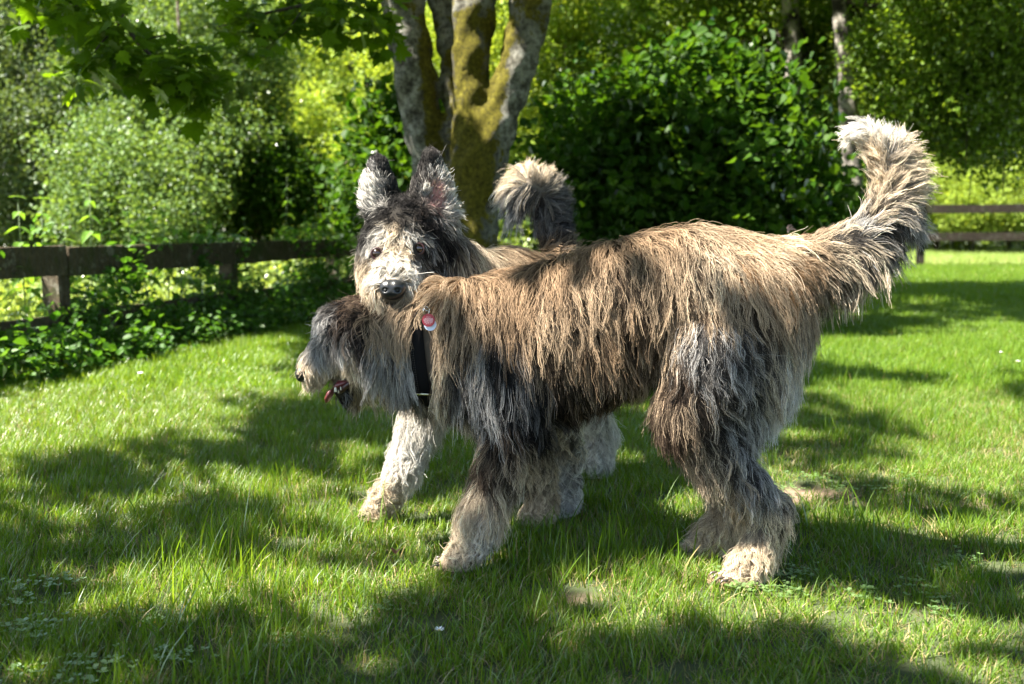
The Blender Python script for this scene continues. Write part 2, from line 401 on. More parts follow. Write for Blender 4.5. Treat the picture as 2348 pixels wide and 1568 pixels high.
# ---------------------------------------------------------------- leaf shapes and clumps
def leaf_shape(kind, s):
    """outline in the leaf's own plane (y along the midrib), fans from the base with a light fold"""
    if kind == 'rhomb': v = [(0, 0, 0), (.36, .42, .10), (0, 1, -.06), (-.36, .42, .10)]; f = [(0, 1, 2), (0, 2, 3)]
    elif kind == 'oval':
        o = [(0, 0), (.26, .14), (.44, .40), (.38, .68), (.16, .90), (0, 1.08), (-.16, .90), (-.38, .68), (-.44, .40), (-.26, .14)]
        v = [(0, .5, -.05)] + [(a, b, .12 * abs(a) * 2 - .10 * (b - .5) ** 2 * 2) for a, b in o]; f = [(0, i + 1, (i + 1) % 10 + 1) for i in range(10)]
    elif kind == 'maple':
        o = [(0, 0), (.20, -.08), (.34, .06), (.62, .10), (.50, .24), (.72, .46), (.50, .44), (.44, .52), (.52, .78), (.30, .66), (.22, .70), (.14, .90), (0, 1.12),
             (-.14, .90), (-.22, .70), (-.30, .66), (-.52, .78), (-.44, .52), (-.50, .44), (-.72, .46), (-.50, .24), (-.62, .10), (-.34, .06), (-.20, -.08)]
        v = [(0, .32, 0)] + [(a, b, -.16 * (a * a + (b - .3) ** 2)) for a, b in o]; n = len(o); f = [(0, i + 1, (i + 1) % n + 1) for i in range(n)]
    elif kind == 'nettle':
        o = [(0, 0), (.22, .08), (.30, .26), (.24, .52), (.12, .78), (0, 1.05), (-.12, .78), (-.24, .52), (-.30, .26), (-.22, .08)]
        v = [(0, .4, -.04)] + [(a, b, .10 * abs(a) * 2 - .18 * b * b) for a, b in o]; f = [(0, i + 1, (i + 1) % 10 + 1) for i in range(10)]
    return np.array(v, float) * s, f
def rotm(r, up=.5):
    """random frame whose z leans upward"""
    z = r.normal(size=3); z[2] = abs(z[2]) + up * 1.5; z /= np.linalg.norm(z); a = r.normal(size=3); a[2] -= .25; yv = a - z * (a @ z); yv /= np.linalg.norm(yv)
    return np.stack([np.cross(yv, z), yv, z], 1)
def clump(name, kind, n, R, s, mat, seed, up=.4, squash=.8):
    r = np.random.default_rng(seed); V = []; F = []; LV = []
    for i in range(n):
        d = r.normal(size=3); d /= np.linalg.norm(d); c = d * R * r.random() ** .45 * np.array([1, 1, squash])
        v, f = leaf_shape(kind, s * r.uniform(.6, 1.2)); k0 = len(V); v = v @ rotm(r, up).T + c; V += v.tolist(); F += [tuple(q + k0 for q in t) for t in f]; LV += [r.random()] * len(v)
    me = mesh_data(name, V, F, mat, smooth=False); set_attr(me, 'lv', 'FLOAT', 'POINT', LV); return me
def clumps(kind, n, R, s, mat, cnt=3, seed=0, up=.4): return [clump(mat.name + ' clump', kind, n, R, s, mat, seed * 100 + i, up) for i in range(cnt)]
K_BIRCH = clumps('rhomb', 75, .24, .042, M_BIRCH, 4, 1, .1)
K_WILLOW = clumps('rhomb', 75, .26, .050, M_WILLOW, 4, 2, .2)
M_WILLOWD = leaf_mat('dark willow leaf', (.05, .095, .03), (.11, .16, .055), trans=.38, gloss=.3, tgain=1.8)  # darker grey-green leaf of the tree at the far left
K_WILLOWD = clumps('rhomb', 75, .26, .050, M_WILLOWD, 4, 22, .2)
K_PALE = clumps('rhomb', 70, .32, .065, M_PALE, 4, 3)
K_DARK = clumps('rhomb', 70, .32, .07, M_DARK, 3, 4)
K_BROAD = clumps('oval', 16, .20, .066, M_BROAD, 4, 5)
K_SHRUB = clumps('rhomb', 60, .30, .060, M_BROAD, 4, 6)
K_MAPLE = clumps('maple', 16, .22, .095, M_MAPLE, 4, 7, .6)
K_FARP = clumps('rhomb', 80, .75, .15, M_PALE, 3, 8)
K_FARW = clumps('rhomb', 80, .75, .15, M_WILLOW, 3, 9)
K_HEDGE = clumps('oval', 14, .11, .050, M_HEDGE, 4, 10, .7)

def lobes_pts(lobes, per_m2, seed, shell=.62, wob=.25):
    r = np.random.default_rng(seed); out_ = []
    for (c, R) in lobes:
        R = np.array(R if hasattr(R, '__len__') else (R, R, R), float); n = int(per_m2 * 4 * math.pi * np.mean(R) ** 2)
        d = r.normal(size=(n, 3)); d /= np.linalg.norm(d, axis=1, keepdims=True)
        q = shell + (1 - shell) * r.random(n)
        bump = 1 + wob * (np.sin(d @ np.array([5.1, 3.3, 4.2]) + c[0] * 3) + np.sin(d @ np.array([-4.3, 6.1, 3.2]) + c[1] * 2)) * .5
        out_.append(np.array(c) + d * (q * bump)[:, None] * R)
    p = np.concatenate(out_); return p[p[:, 2] > .08]
def crown(parent, protos, pts, seed, s0=.8, s1=1.25, name='crown', **kw):
    r = np.random.default_rng(seed); n = len(pts); rot = r.uniform(0, 6.28, (n, 3)); rot[:, :2] = r.normal(size=(n, 2)) * .35
    return scatter(name, protos, pts, rot, r.uniform(s0, s1, n), parent, kind='stuff', **kw)
def trunk(parent, path, rad, mat, seg=10, name='trunk'):
    m = MB(); m.tube(path, rad, seg, wob=.10); return m.build(name, mat, parent)
def tree(label, base, h, r0, protos, lobes, per, barkm, seed, kind='tree', group='trees beyond the lawn', s0=.8, s1=1.25, limbs=5, bend=.2, shell=.62):
    t = empty('background_tree' if kind == 'tree' else 'background_bush', (base[0], base[1], 0), label, kind, group)
    r = np.random.default_rng(seed); b = np.array([base[0], base[1], -.1]); top = b + [r.normal() * bend, r.normal() * bend, h]
    mid = (b + top) / 2 + [r.normal() * bend * .5, 0, 0]
    tr = trunk(t, [b, b + (mid - b) * .5, mid, (mid + top) / 2, top], [r0 * 1.3, r0, r0 * .85, r0 * .6, r0 * .2], barkm)
    m = MB()
    for i in range(limbs):
        c, R = lobes[i % len(lobes)]; s_ = b + (top - b) * r.uniform(.25, .75); e = np.array(c) + r.normal(size=3) * .2
        m.tube([s_, (s_ + e) / 2 + [0, 0, .1], e], [r0 * .35, r0 * .22, r0 * .06], 6)
    m.build('limbs', barkm, tr, kind='stuff')
    crown(t, protos, lobes_pts(lobes, per, seed, shell=shell), seed, s0, s1)
    return t
def L(x, y, Y, r, dz=1.0): return (P(x, y, Y), (r, r, r * dz))

# far wood that closes the view
wp = []
for i in range(44):
    a = math.radians(-38 + 256 * i / 43 - 90 - 0); 
for i in range(40):
    x_ = -34 + 68 * i / 39 + random.uniform(-.8, .8); y_ = 31 + random.uniform(-2, 3) - abs(x_) * .10
    wp.append(((x_, y_, random.uniform(2.2, 3.5)), (2.4, 2.0, 3.2))); wp.append(((x_ + 1, y_ + 2, random.uniform(6, 8)), (2.6, 2.2, 3.2)))
wpts = lobes_pts(wp, 2.6, 91)
r_ = np.random.default_rng(3); n = len(wpts); rot = r_.uniform(0, 6.28, (n, 3))
scatter('far_wood', K_FARP + K_FARW, wpts, rot, r_.uniform(.8, 1.3, n), idx=r_.integers(0, 6, n), kind='stuff', label='dense far wood closing the view behind the meadow')

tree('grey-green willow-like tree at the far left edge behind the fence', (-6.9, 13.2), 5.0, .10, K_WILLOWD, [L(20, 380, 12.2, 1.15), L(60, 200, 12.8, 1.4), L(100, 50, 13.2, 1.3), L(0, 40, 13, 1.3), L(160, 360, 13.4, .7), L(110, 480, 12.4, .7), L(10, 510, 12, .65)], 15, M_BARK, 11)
tree('pale leafy tree with a thin bare stem left of the dark rounded bush', (-3.85, 11.6), 3.6, .05, K_WILLOW, [L(400, 220, 12.0, .75), L(470, 330, 11.6, .62), L(340, 330, 11.8, .75), L(380, 90, 12.6, 1.0), L(310, 440, 11.0, .6), L(430, 430, 11.0, .5), L(240, 400, 11.2, .6), L(220, 490, 10.8, .45), L(380, 500, 10.6, .4), L(240, 250, 12.2, .7), L(540, 200, 13.0, .8), L(500, 80, 13.5, 1.0)], 19, M_BARK, 12)
tree('dark rounded bush with a lit top beside the yellow-green tree', (-3.3, 12.4), 2.0, .06, K_SHRUB, [L(600, 430, 12.2, .62), L(670, 450, 12.2, .5), L(545, 460, 12, .42), L(610, 360, 12.4, .42), L(670, 380, 12.6, .36)], 26, M_BARK, 13, kind='bush')
tree('tall bright yellow-green tree seen left of the mossy trunk', (-3.0, 19.5), 6.0, .12, K_PALE, [L(700, 330, 18, 1.3), L(800, 300, 18.5, 1.3), L(640, 180, 19, 1.4), L(760, 130, 19.5, 1.7), L(860, 420, 17, 1.0), L(720, 440, 17, 1.0), L(560, 60, 20, 1.8), L(840, 40, 20, 1.9)], 7.5, M_BARK, 14)
tree('dark evergreen tree peeping over the yellow-green tree', (-3.9, 24), 7.2, .12, K_DARK, [L(800, 170, 22, .9), L(840, 190, 22, .8), L(770, 190, 22.4, .8), L(800, 260, 22, 1.1)], 9, M_BARK, 15)
tree('young broad-leaved tree just left behind the mossy trunk', (-1.02, 7.8), 2.0, .035, K_BROAD, [L(850, 290, 7.8, .26), L(870, 400, 7.6, .34), L(905, 480, 7.4, .36), L(900, 330, 7.8, .28), L(940, 300, 8.0, .25), L(830, 470, 7.8, .3), L(860, 520, 7.6, .3), L(925, 240, 8.0, .25)], 26, M_BARK, 16)
tree('bright small-leaved tree between the mossy stems and the big bush', (1.2, 13.0), 5.6, .10, K_PALE, [L(1290, 60, 12.5, .95), L(1240, 200, 12.5, .8), L(1400, 40, 13, 1.0), L(1020, 120, 14, 1.2), L(1150, 80, 14, 1.1), L(1230, 350, 12, .6), L(1500, 0, 13.5, 1.0), L(1090, 300, 14.5, 1.2), L(1000, 400, 14.5, 1.0)], 14, M_BARK, 17)

def birch(label, path, rad, lobes, per, seed):
    b0 = path[0]; t = empty('birch_tree', (b0[0], b0[1], 0), label, 'tree', 'birch trees behind the bush'); r = np.random.default_rng(seed)
    tr = trunk(t, path, rad, M_BIRCHB, 14); top = np.array(path[-1]); m = MB()
    for c, R in lobes:
        s_ = np.array(path[len(path) // 2 + r.integers(0, len(path) // 2)]); m.tube([s_, (s_ + np.array(c)) / 2 + [0, 0, .25], c], [.035, .02, .006], 6)
        for _ in range(2):                                       # hanging twigs
            e = np.array(c) + r.normal(size=3) * R * .6; m.tube([c, e, e - [0, 0, .5]], [.009, .006, .003], 5)
    m.build('limbs', M_TWIG, tr, kind='stuff')
    crown(t, K_BIRCH, lobes_pts(lobes, per, seed, shell=.45), seed)
birch('birch with a dark-barked trunk rising behind the big bush', [P(1822, 560, 9.8), P(1820, 400, 9.8), P(1812, 300, 9.8), P(1818, 150, 9.8), P(1812, 0, 9.8), P(1800, -250, 9.8), P(1790, -600, 9.8)], [.13, .11, .09, .085, .08, .07, .02],
      [L(1690, 30, 10.8, .8), L(1600, 60, 11, .9), L(1900, 60, 11.2, .8), L(1770, 120, 11.6, .8), L(1660, -60, 10.5, 1.0), L(1850, -160, 11.0, 1.0), L(1480, 90, 11.4, .8), L(1880, 200, 11, .7), L(1900, 330, 11.2, .6), L(1350, 150, 11.8, .7)], 15, 21)
birch('birch with a pale peeling trunk at the right edge of the big bush', [P(1962, 650, 9.0), P(1960, 520, 9.0), P(1955, 400, 9.0), P(1948, 280, 9.0), P(1935, 150, 9.0), P(1925, 0, 9.0), P(1915, -250, 9.0), P(1900, -600, 9)], [.12, .10, .085, .08, .075, .07, .06, .02],
      [L(2010, 60, 10.2, .75), L(2120, 130, 8.8, .7), L(2085, 230, 9.2, .45), L(2200, 180, 8.5, .75), L(2300, 100, 8.4, .8), L(2280, 260, 8.8, .55), L(2150, 20, 8.6, .9), L(2330, 0, 8.4, .9), L(2120, 270, 9.3, .38), L(2200, 300, 9.3, .34), L(2040, -120, 9.6, 1.0), L(2330, 300, 9, .35), L(2010, 190, 10.0, .5)], 17, 22)
birch('slim birch stem just right of the pale peeling trunk', [P(2008, 620, 10.4), P(2006, 450, 10.4), P(2000, 300, 10.4), P(1990, 100, 10.4), P(1985, -200, 10.4), P(1980, -500, 10.4)], [.08, .07, .06, .055, .05, .02],
      [L(2080, 60, 10.6, .8), L(2190, 80, 10.6, .9), L(2000, -40, 10.8, .9), L(2300, 180, 10.6, .8), L(2120, 200, 10.8, .6)], 14, 23)
for i, (x_, y_, Y_, r1) in enumerate(((2150, 400, 26, 1.3), (2230, 420, 25, 1.1), (2310, 390, 25.5, 1.3), (2400, 410, 25, 1.4), (2050, 400, 26, 1.4))):
    nm = ['pale bush seen through the gap right of the raised tail', 'low sunlit bush in the middle of the gap on the right', 'sunlit bush at the right picture edge beyond the fence', 'bush beyond the right picture edge past the fence', 'bush behind the pale birch trunk beyond the fence'][i]
    c = P(x_, 500, Y_); tree(nm, (c[0], c[1]), 2.0, .06, K_PALE, [L(x_, y_, Y_, r1), L(x_ + 40, y_ + 50, Y_ - .6, r1 * .8), L(x_ - 45, y_ + 45, Y_ - .4, r1 * .75), (P(x_, y_ - 110, Y_ + 2), (r1 * 1.3,) * 3)], 8, M_BARK, 31 + i, kind='bush')
# ---------------------------------------------------------------- animals: one continuous body grown from a skeleton, coat of real hair strands
def prim_sdf(p, pr):
    a, b, ra, rb = pr
    ba = b - a; pa = p - a
    t = np.clip((pa @ ba) / (ba @ ba + 1e-12), 0, 1)
    q = pa - t[:, None] * ba
    return np.sqrt((q * q).sum(1)) - (ra + t * (rb - ra))
class Body:
    def __init__(s, k=0.014): s.pr = []; s.k = k
    def chain(s, *nodes):
        """nodes: (x, y, Y, radius) in picture units and metres"""
        q = [(P(n[0], n[1], n[2]), n[3]) for n in nodes]
        for (a, ra), (b, rb) in zip(q[:-1], q[1:]): s.pr.append((a, b, ra, rb))
    def sdf(s, p):
        out = np.empty(len(p))
        for i in range(0, len(p), 200000):
            c = p[i:i + 200000]; m = None; acc = None
            ds = np.stack([prim_sdf(c, pr) for pr in s.pr])
            m = ds.min(0); out[i:i + 200000] = m - s.k * np.log(np.exp(-(ds - m) / s.k).sum(0))
        return out
    def grad(s, p, e=0.002):
        g = np.stack([s.sdf(p + np.eye(3)[i] * e) - s.sdf(p - np.eye(3)[i] * e) for i in range(3)], 1)
        return g / (np.linalg.norm(g, axis=1, keepdims=True) + 1e-9)
    def mesh(s, h=0.009):
        lo = np.min([np.minimum(a - ra, b - rb) for a, b, ra, rb in s.pr], 0) - .03
        hi = np.max([np.maximum(a + ra, b + rb) for a, b, ra, rb in s.pr], 0) + .03
        n = np.ceil((hi - lo) / h).astype(int) + 1
        ax = [lo[i] + h * np.arange(n[i]) for i in range(3)]
        g = np.stack(np.meshgrid(*ax, indexing='ij'), -1).reshape(-1, 3)
        # coarse rejection: only points near the skeleton are evaluated fully
        F = np.full(len(g), 1.0); near = np.zeros(len(g), bool)
        for a, b, ra, rb in s.pr:
            mn = np.minimum(a, b) - max(ra, rb) - .04; mx = np.maximum(a, b) + max(ra, rb) + .04
            i0 = np.maximum(((mn - lo) / h).astype(int), 0); i1 = np.minimum(((mx - lo) / h).astype(int) + 2, n)
            near.reshape(n)[i0[0]:i1[0], i0[1]:i1[1], i0[2]:i1[2]] = True
        F[near] = s.sdf(g[near]); F = F.reshape(n)
        # surface nets
        S = F < 0
        c = [S[i:n[0] - 1 + i, j:n[1] - 1 + j, k:n[2] - 1 + k] for i in (0, 1) for j in (0, 1) for k in (0, 1)]
        cnt = sum(x.astype(int) for x in c); act = (cnt > 0) & (cnt < 8)
        idx = np.full(act.shape, -1); ijk = np.argwhere(act); idx[act] = np.arange(len(ijk))
        v = lo + (ijk + .5) * h
        for _ in range(5):
            d = s.sdf(v); v = v - s.grad(v) * np.clip(d, -h, h)[:, None]
        quads = []
        for axis in range(3):
            o = [a for a in range(3) if a != axis]
            sl0 = [slice(None)] * 3; sl1 = [slice(None)] * 3
            sl0[axis] = slice(0, -1); sl1[axis] = slice(1, None)
            A, B = S[tuple(sl0)], S[tuple(sl1)]
            e = np.argwhere(A != B); ok = (e[:, o[0]] > 0) & (e[:, o[1]] > 0) & (e[:, o[0]] < n[o[0]] - 1) & (e[:, o[1]] < n[o[1]] - 1)
            e = e[ok]; flip = A[tuple(e.T)]
            q = []
            for (x, y) in ((-1, -1), (0, -1), (0, 0), (-1, 0)):
                t = e.copy(); t[:, o[0]] += x; t[:, o[1]] += y; q.append(idx[tuple(t.T)])
            q = np.stack(q, 1)
            if axis == 1: flip = ~flip
            q[~flip] = q[~flip][:, ::-1]; quads.append(q)
        f = np.concatenate(quads); f = f[(f >= 0).all(1)]
        return v, f

PAL = {'black': (.005, .0047, .005), 'char': (.014, .013, .0135), 'dgrey': (.045, .042, .041), 'grey': (.17, .164, .16), 'lgrey': (.40, .385, .365),
       'white': (.72, .68, .61), 'cream': (.64, .525, .38), 'sand': (.44, .33, .22), 'tan': (.33, .225, .138), 'rust': (.27, .145, .065),
       'brown': (.075, .050, .034), 'dbrown': (.026, .019, .0145), 'yell': (.26, .20, .10), 'pink': (.26, .14, .12), 'blue': (.055, .057, .066)}
PAL = {k: tuple(x * .80 for x in c) for k, c in PAL.items()}
UPV = np.array([0, ST, CT]); RTV = np.array([1.0, 0, 0]); FWV = np.array([0, CT, -ST])

def groom(name, body, v, f, ctl, n_guide, n_child, mat, parent, weight=None, kill=None, seed=1, K=10, rad=0.00038, trim=(), share=.9):
    """ctl rows: x, y, dir x, dir y, length cm, dark, light, share of light locks, lift, curl; matched on the side of the animal that shows"""
    R = np.random.default_rng(seed)
    T = np.concatenate([f[:, [0, 1, 2]], f[:, [0, 2, 3]]]); a, b, c = v[T[:, 0]], v[T[:, 1]], v[T[:, 2]]
    area = np.linalg.norm(np.cross(b - a, c - a), axis=1) / 2
    if weight is not None: area = area * weight((a + b + c) / 3)
    area = area / area.sum()
    def sample(n):
        t = R.choice(len(T), n, p=area); r1 = np.sqrt(R.random(n)); r2 = R.random(n)
        return a[t] * (1 - r1)[:, None] + b[t] * (r1 * (1 - r2))[:, None] + c[t] * (r1 * r2)[:, None]
    U = np.array([[q[0], q[1]] for q in ctl], float)
    D = np.array([[q[2], q[3]] for q in ctl], float); D /= np.linalg.norm(D, axis=1, keepdims=True)
    VAL = np.array([[q[4] / 100., q[7], q[8], q[9]] for q in ctl]); CA = np.array([PAL[q[5]] for q in ctl]); CB = np.array([PAL[q[6]] for q in ctl])
    def fields(p):
        uv = UV(p)
        d2 = ((uv[:, None, :] - U[None]) ** 2).sum(-1)
        dm = np.sqrt(d2.min(1, keepdims=True)); w = 1.0 / (d2 + (8 + .45 * dm) ** 2) ** 2.2; w /= w.sum(1, keepdims=True)
        uj = uv + R.normal(size=uv.shape) * (3 + .28 * dm)          # colours of neighbouring patches interlock hair by hair
        d2 = ((uj[:, None, :] - U[None]) ** 2).sum(-1); wc = 1.0 / (d2 + (6 + .4 * dm) ** 2) ** 2.2; wc /= wc.sum(1, keepdims=True)
        val_ = w @ VAL; val_[:, 1] = (wc @ VAL[:, 1]) * (share + (1 - share) * np.clip((wc @ VAL[:, 1]) * 2 - 1, 0, 1))
        return w @ D, val_, wc @ CA, wc @ CB
    gp = sample(n_guide)
    if kill is not None: gp = gp[~kill(gp)]
    ng = len(gp); gn = body.grad(gp); d2, val, ca, cb = fields(gp)
    flow = d2[:, :1] * RTV - d2[:, 1:2] * UPV
    flow = flow - gn * (flow * gn).sum(1, keepdims=True) * .92
    flow /= np.linalg.norm(flow, axis=1, keepdims=True) + 1e-6
    L = val[:, 0] * R.uniform(.72, 1.22, ng); lift = val[:, 2] * R.uniform(.6, 1.4, ng); curl = val[:, 3]
    jit = R.normal(size=(ng, 3)) * (.04 + .32 * val[:, 2:3])
    d = flow + gn * lift[:, None] + jit; d /= np.linalg.norm(d, axis=1, keepdims=True)
    pts = np.empty((ng, K, 3)); pts[:, 0] = gp - gn * .002; p = gp.copy()
    ph = R.uniform(0, 6.28, ng) ; wl = np.where(curl > .85, R.uniform(.022, .045, ng), R.uniform(.04, .10, ng))
    across = np.stack([gp @ np.array([1.0, .35, .12]), gp @ np.array([-.3, 1.0, .1]), gp[:, 2]], 1); ns = np.zeros(ng)
    for wv, am in ((.052, .8), (.028, 1.0), (.017, .9), (.011, .6)): ns += am * np.sin(across[:, 0] * 6.28 / wv + 2.2 * np.sin(across[:, 2] * 6.28 / (wv * 4.5) + am * 5) + across[:, 1] * 6.28 / (wv * 1.7))
    lockr = np.clip(R.random(ng) * .62 + .19 + ns * .16, 0, 1)
    lightg = lockr < val[:, 1]
    side = np.cross(gn, flow); clear = R.uniform(.002, .012, ng) * np.clip(L / .07, .12, 1) * np.where(lightg, 1.45, .45); L = L * np.where(lightg, 1.06, .86)
    # smooth swirl so that neighbouring locks lean the same way
    sw = np.sin(gp @ np.array([61., 23., 37.]) + 1.3) * .5 + np.sin(gp @ np.array([-29., 47., 83.])) * .4
    st = L / (K - 1)
    for k in range(1, K):
        t = k / (K - 1.)
        wave = np.cos(ph + 6.28 * (t * L) / wl) * curl * 1.6 + sw * .30
        grav = np.array([[0, 0, -1.0]]) * (.27 * t * np.clip((L - .015) / .075, .05, 1.0))[:, None]
        d = d * .84 + flow * .22 * (1 - t) + grav + side * wave[:, None] * .34
        d /= np.linalg.norm(d, axis=1, keepdims=True)
        p = p + d * st[:, None]
        s_ = body.sdf(p); need = clear * min(1, t * 2.5); bad = s_ < need
        if bad.any(): p[bad] += body.grad(p[bad]) * (need[bad] - s_[bad])[:, None]
        low = p[:, 2] < .006; p[low, 2] = .006
        pts[:, k] = p
    # children follow their guide lock
    N_ = n_guide * n_child
    cp = sample(N_)
    if kill is not None: cp = cp[~kill(cp)]
    N_ = len(cp)
    kd = kdtree.KDTree(ng)
    for i, q in enumerate(gp): kd.insert(q, i)
    kd.balance()
    gi = np.array([kd.find(q)[1] for q in cp])
    off = cp - gp[gi]; dist = np.linalg.norm(off, axis=1); ok = (dist < .035) & ((gn[gi] * body.grad(cp)).sum(1) > .25)
    cp, gi, off = cp[ok], gi[ok], off[ok]; N_ = len(cp)
    gP = pts[gi]; t = np.linspace(0, 1, K)[None, :, None]
    clump = R.choice([.05, .35, .62, .85], N_, p=[.18, .27, .35, .20])[:, None, None]
    cg = np.clip(curl[gi] - .8, 0, .6)[:, None, None]; clump = np.clip(clump + cg * .6, 0, .93)
    clump = np.where(lightg[gi][:, None, None], np.maximum(clump, .35), clump * .8)
    base = cp[:, None, :] - gp[gi][:, None, :]
    ls = R.uniform(.62, 1.1, N_)
    rel = gP - gP[:, :1]
    idxf = (np.linspace(0, 1, K)[None] * ls[:, None]) * (K - 1); i0 = np.clip(np.floor(idxf).astype(int), 0, K - 2); fr = (idxf - i0)[..., None]
    ar = np.arange(N_)[:, None]
    rel = rel[ar, i0] * (1 - fr) + rel[ar, i0 + 1] * fr
    X = gP[:, :1] + rel + base * (1 - clump * t ** .8)
    sp = R.normal(size=(N_, 1, 3)) * (.0038 * np.clip(L[gi] / .06, .3, 1))[:, None, None] * (1 - t * .4); X = X + sp * np.minimum(1, t * 4)
    ff = R.uniform(90, 260, (N_, 1, 1)); fa = R.normal(size=(N_, 1, 3)) * .0013
    X = X + fa * np.sin(ff * t * L[gi][:, None, None] + R.uniform(0, 6.28, (N_, 1, 1))) * t
    fly = R.random(N_) < .02; X[fly] += (R.normal(size=(fly.sum(), 1, 3)) * .010 + gn[gi][fly][:, None] * .006) * t[0][None] ** 1.5
    X[..., 2] = np.maximum(X[..., 2], .004)
    good = np.ones(N_, bool)
    for ca0, cb0, cr in trim:                      # hair trimmed away from eyes, nose, mouth and tag
        ba = cb0 - ca0; pa = X - ca0; tq = np.clip((pa @ ba) / (ba @ ba), 0, 1); good &= (np.linalg.norm(pa - tq[..., None] * ba, axis=2) > cr).all(1)
    X, gi, cp = X[good], gi[good], cp[good]; N_ = len(X)
    # colour: whole locks are dark or light, single hairs stray from their lock; light hairs darken towards the root, tips bleach
    _, val2, ca2, cb2 = fields(cp); val2 = val2.copy(); val2[:, 1] = val2[:, 1] * .95 + .03
    lr = lockr[gi]; stray = R.random(N_) < .2; lr[stray] = R.random(stray.sum())
    light = lr < val2[:, 1]
    tone = np.exp(R.normal(size=N_) * .22 + (R.normal(size=ng) * .18)[gi])
    cc = np.where(light[:, None], cb2, ca2 + .04 * cb2) * tone[:, None]
    tt = np.linspace(0, 1, K)[None, :, None]
    root = np.where(light[:, None], cc * .45 + ca2 * .3, cc * .8)
    tip = np.where(light[:, None], cc * 1.2, cc * .9 + cb2 * .12)
    col = root[:, None] * (1 - tt) ** 1.5 + cc[:, None] * (1 - (1 - tt) ** 1.5) * (1 - tt ** 2) + tip[:, None] * tt ** 2 * 1.0
    col = np.clip(col, .004, .85)
    hc = bpy.data.hair_curves.new(name); hc.add_curves([K] * N_)
    o = bpy.data.objects.new(name, hc); C.objects.link(o); o.parent = parent; o.location = -world_loc(parent)
    hc.attributes['position'].data.foreach_set('vector', X.astype(np.float32).ravel())
    ra = hc.attributes.new('radius', 'FLOAT', 'POINT')
    rr = rad * (R.uniform(.7, 1.3, N_) * np.where(light, 1.15, .9))[:, None] * np.linspace(1, .25, K)[None] ** .6
    ra.data.foreach_set('value', rr.astype(np.float32).ravel())
    ca_ = hc.attributes.new('fur', 'FLOAT_COLOR', 'POINT')
    ca_.data.foreach_set('color', np.concatenate([col, np.ones((N_, K, 1))], 2).astype(np.float32).ravel())
    hc.materials.append(mat)
    print(name, 'strands', N_)
    tag(o, kind='stuff')
    return o

def skin_data(name, body, v, f, ctl, mat, extra=None):
    me = mesh_data(name, v, f, mat)
    U = np.array([[q[0], q[1]] for q in ctl], float); CA = np.array([PAL[q[5]] for q in ctl]); CB = np.array([PAL[q[6]] for q in ctl]); fb = np.array([q[7] for q in ctl])
    d2 = ((UV(v)[:, None] - U[None]) ** 2).sum(-1); w = 1 / (d2 + 18. ** 2) ** 2; w /= w.sum(1, keepdims=True)
    col = w @ (CA * (1 - fb * .6)[:, None] + CB * (fb * .6)[:, None]) * .6
    if extra is not None: col = extra(v, col)
    a = me.attributes.new('fur', 'FLOAT_COLOR', 'POINT'); a.data.foreach_set('color', np.concatenate([col, np.ones((len(v), 1))], 1).astype(np.float32).ravel())
    return me

# fur and skin share one colour attribute
M_FUR, nt, out = new_mat('fur')
at = N(nt, 'ShaderNodeAttribute', attribute_name='fur')
df = N(nt, 'ShaderNodeBsdfDiffuse', Roughness=.3); tr = N(nt, 'ShaderNodeBsdfTranslucent'); hr = nt.nodes.new('ShaderNodeBsdfHair')
hr.component = 'Reflection'; hr.inputs['RoughnessU'].default_value = .28; hr.inputs['RoughnessV'].default_value = .8; hr.inputs['Offset'].default_value = -.08
sc_ = N(nt, 'ShaderNodeVectorMath', operation='MULTIPLY_ADD'); nt.links.new(at.outputs['Color'], sc_.inputs[0]); sc_.inputs[1].default_value = (1.0, 1.0, 1.0); sc_.inputs[2].default_value = (.02, .02, .021)
nt.links.new(sc_.outputs[0], hr.inputs['Color']); nt.links.new(at.outputs['Color'], df.inputs['Color']); nt.links.new(at.outputs['Color'], tr.inputs['Color'])
a_m = N(nt, 'ShaderNodeMixShader'); a_m.inputs[0].default_value = .22; nt.links.new(df.outputs[0], a_m.inputs[1]); nt.links.new(tr.outputs[0], a_m.inputs[2])
b_m = N(nt, 'ShaderNodeMixShader'); b_m.inputs[0].default_value = .22; nt.links.new(a_m.outputs[0], b_m.inputs[1]); nt.links.new(hr.outputs[0], b_m.inputs[2])
nt.links.new(b_m.outputs[0], out.inputs[0])
M_SKIN, nt, out = new_mat('skin')
at = N(nt, 'ShaderNodeAttribute', attribute_name='fur'); p_ = N(nt, 'ShaderNodeBsdfPrincipled', Roughness=.9); p_.inputs['Specular IOR Level'].default_value = .05
nt.links.new(at.outputs['Color'], p_.inputs['Base Color']); nt.links.new(p_.outputs[0], out.inputs[0])
M_NOSE = simple('wet black nose leather', (.012, .012, .013), rough=.32, bump=(700, .35, .001))
M_NOSTRIL = simple('nostril', (.003, .003, .003), rough=.7)
M_EYE = simple('dark brown eye', (.016, .008, .005), rough=.06, spec=.8)
M_TONGUE = simple('tongue', (.15, .032, .032), rough=.35, bump=(400, .3, .001), var=(60, (.10, .022, .022)))
M_TOOTH = simple('tooth enamel', (.75, .7, .58), rough=.25)
M_GUM = simple('dark lip', (.035, .012, .012), rough=.35)
M_CLAW = simple('claw horn', (.07, .055, .045), rough=.35)
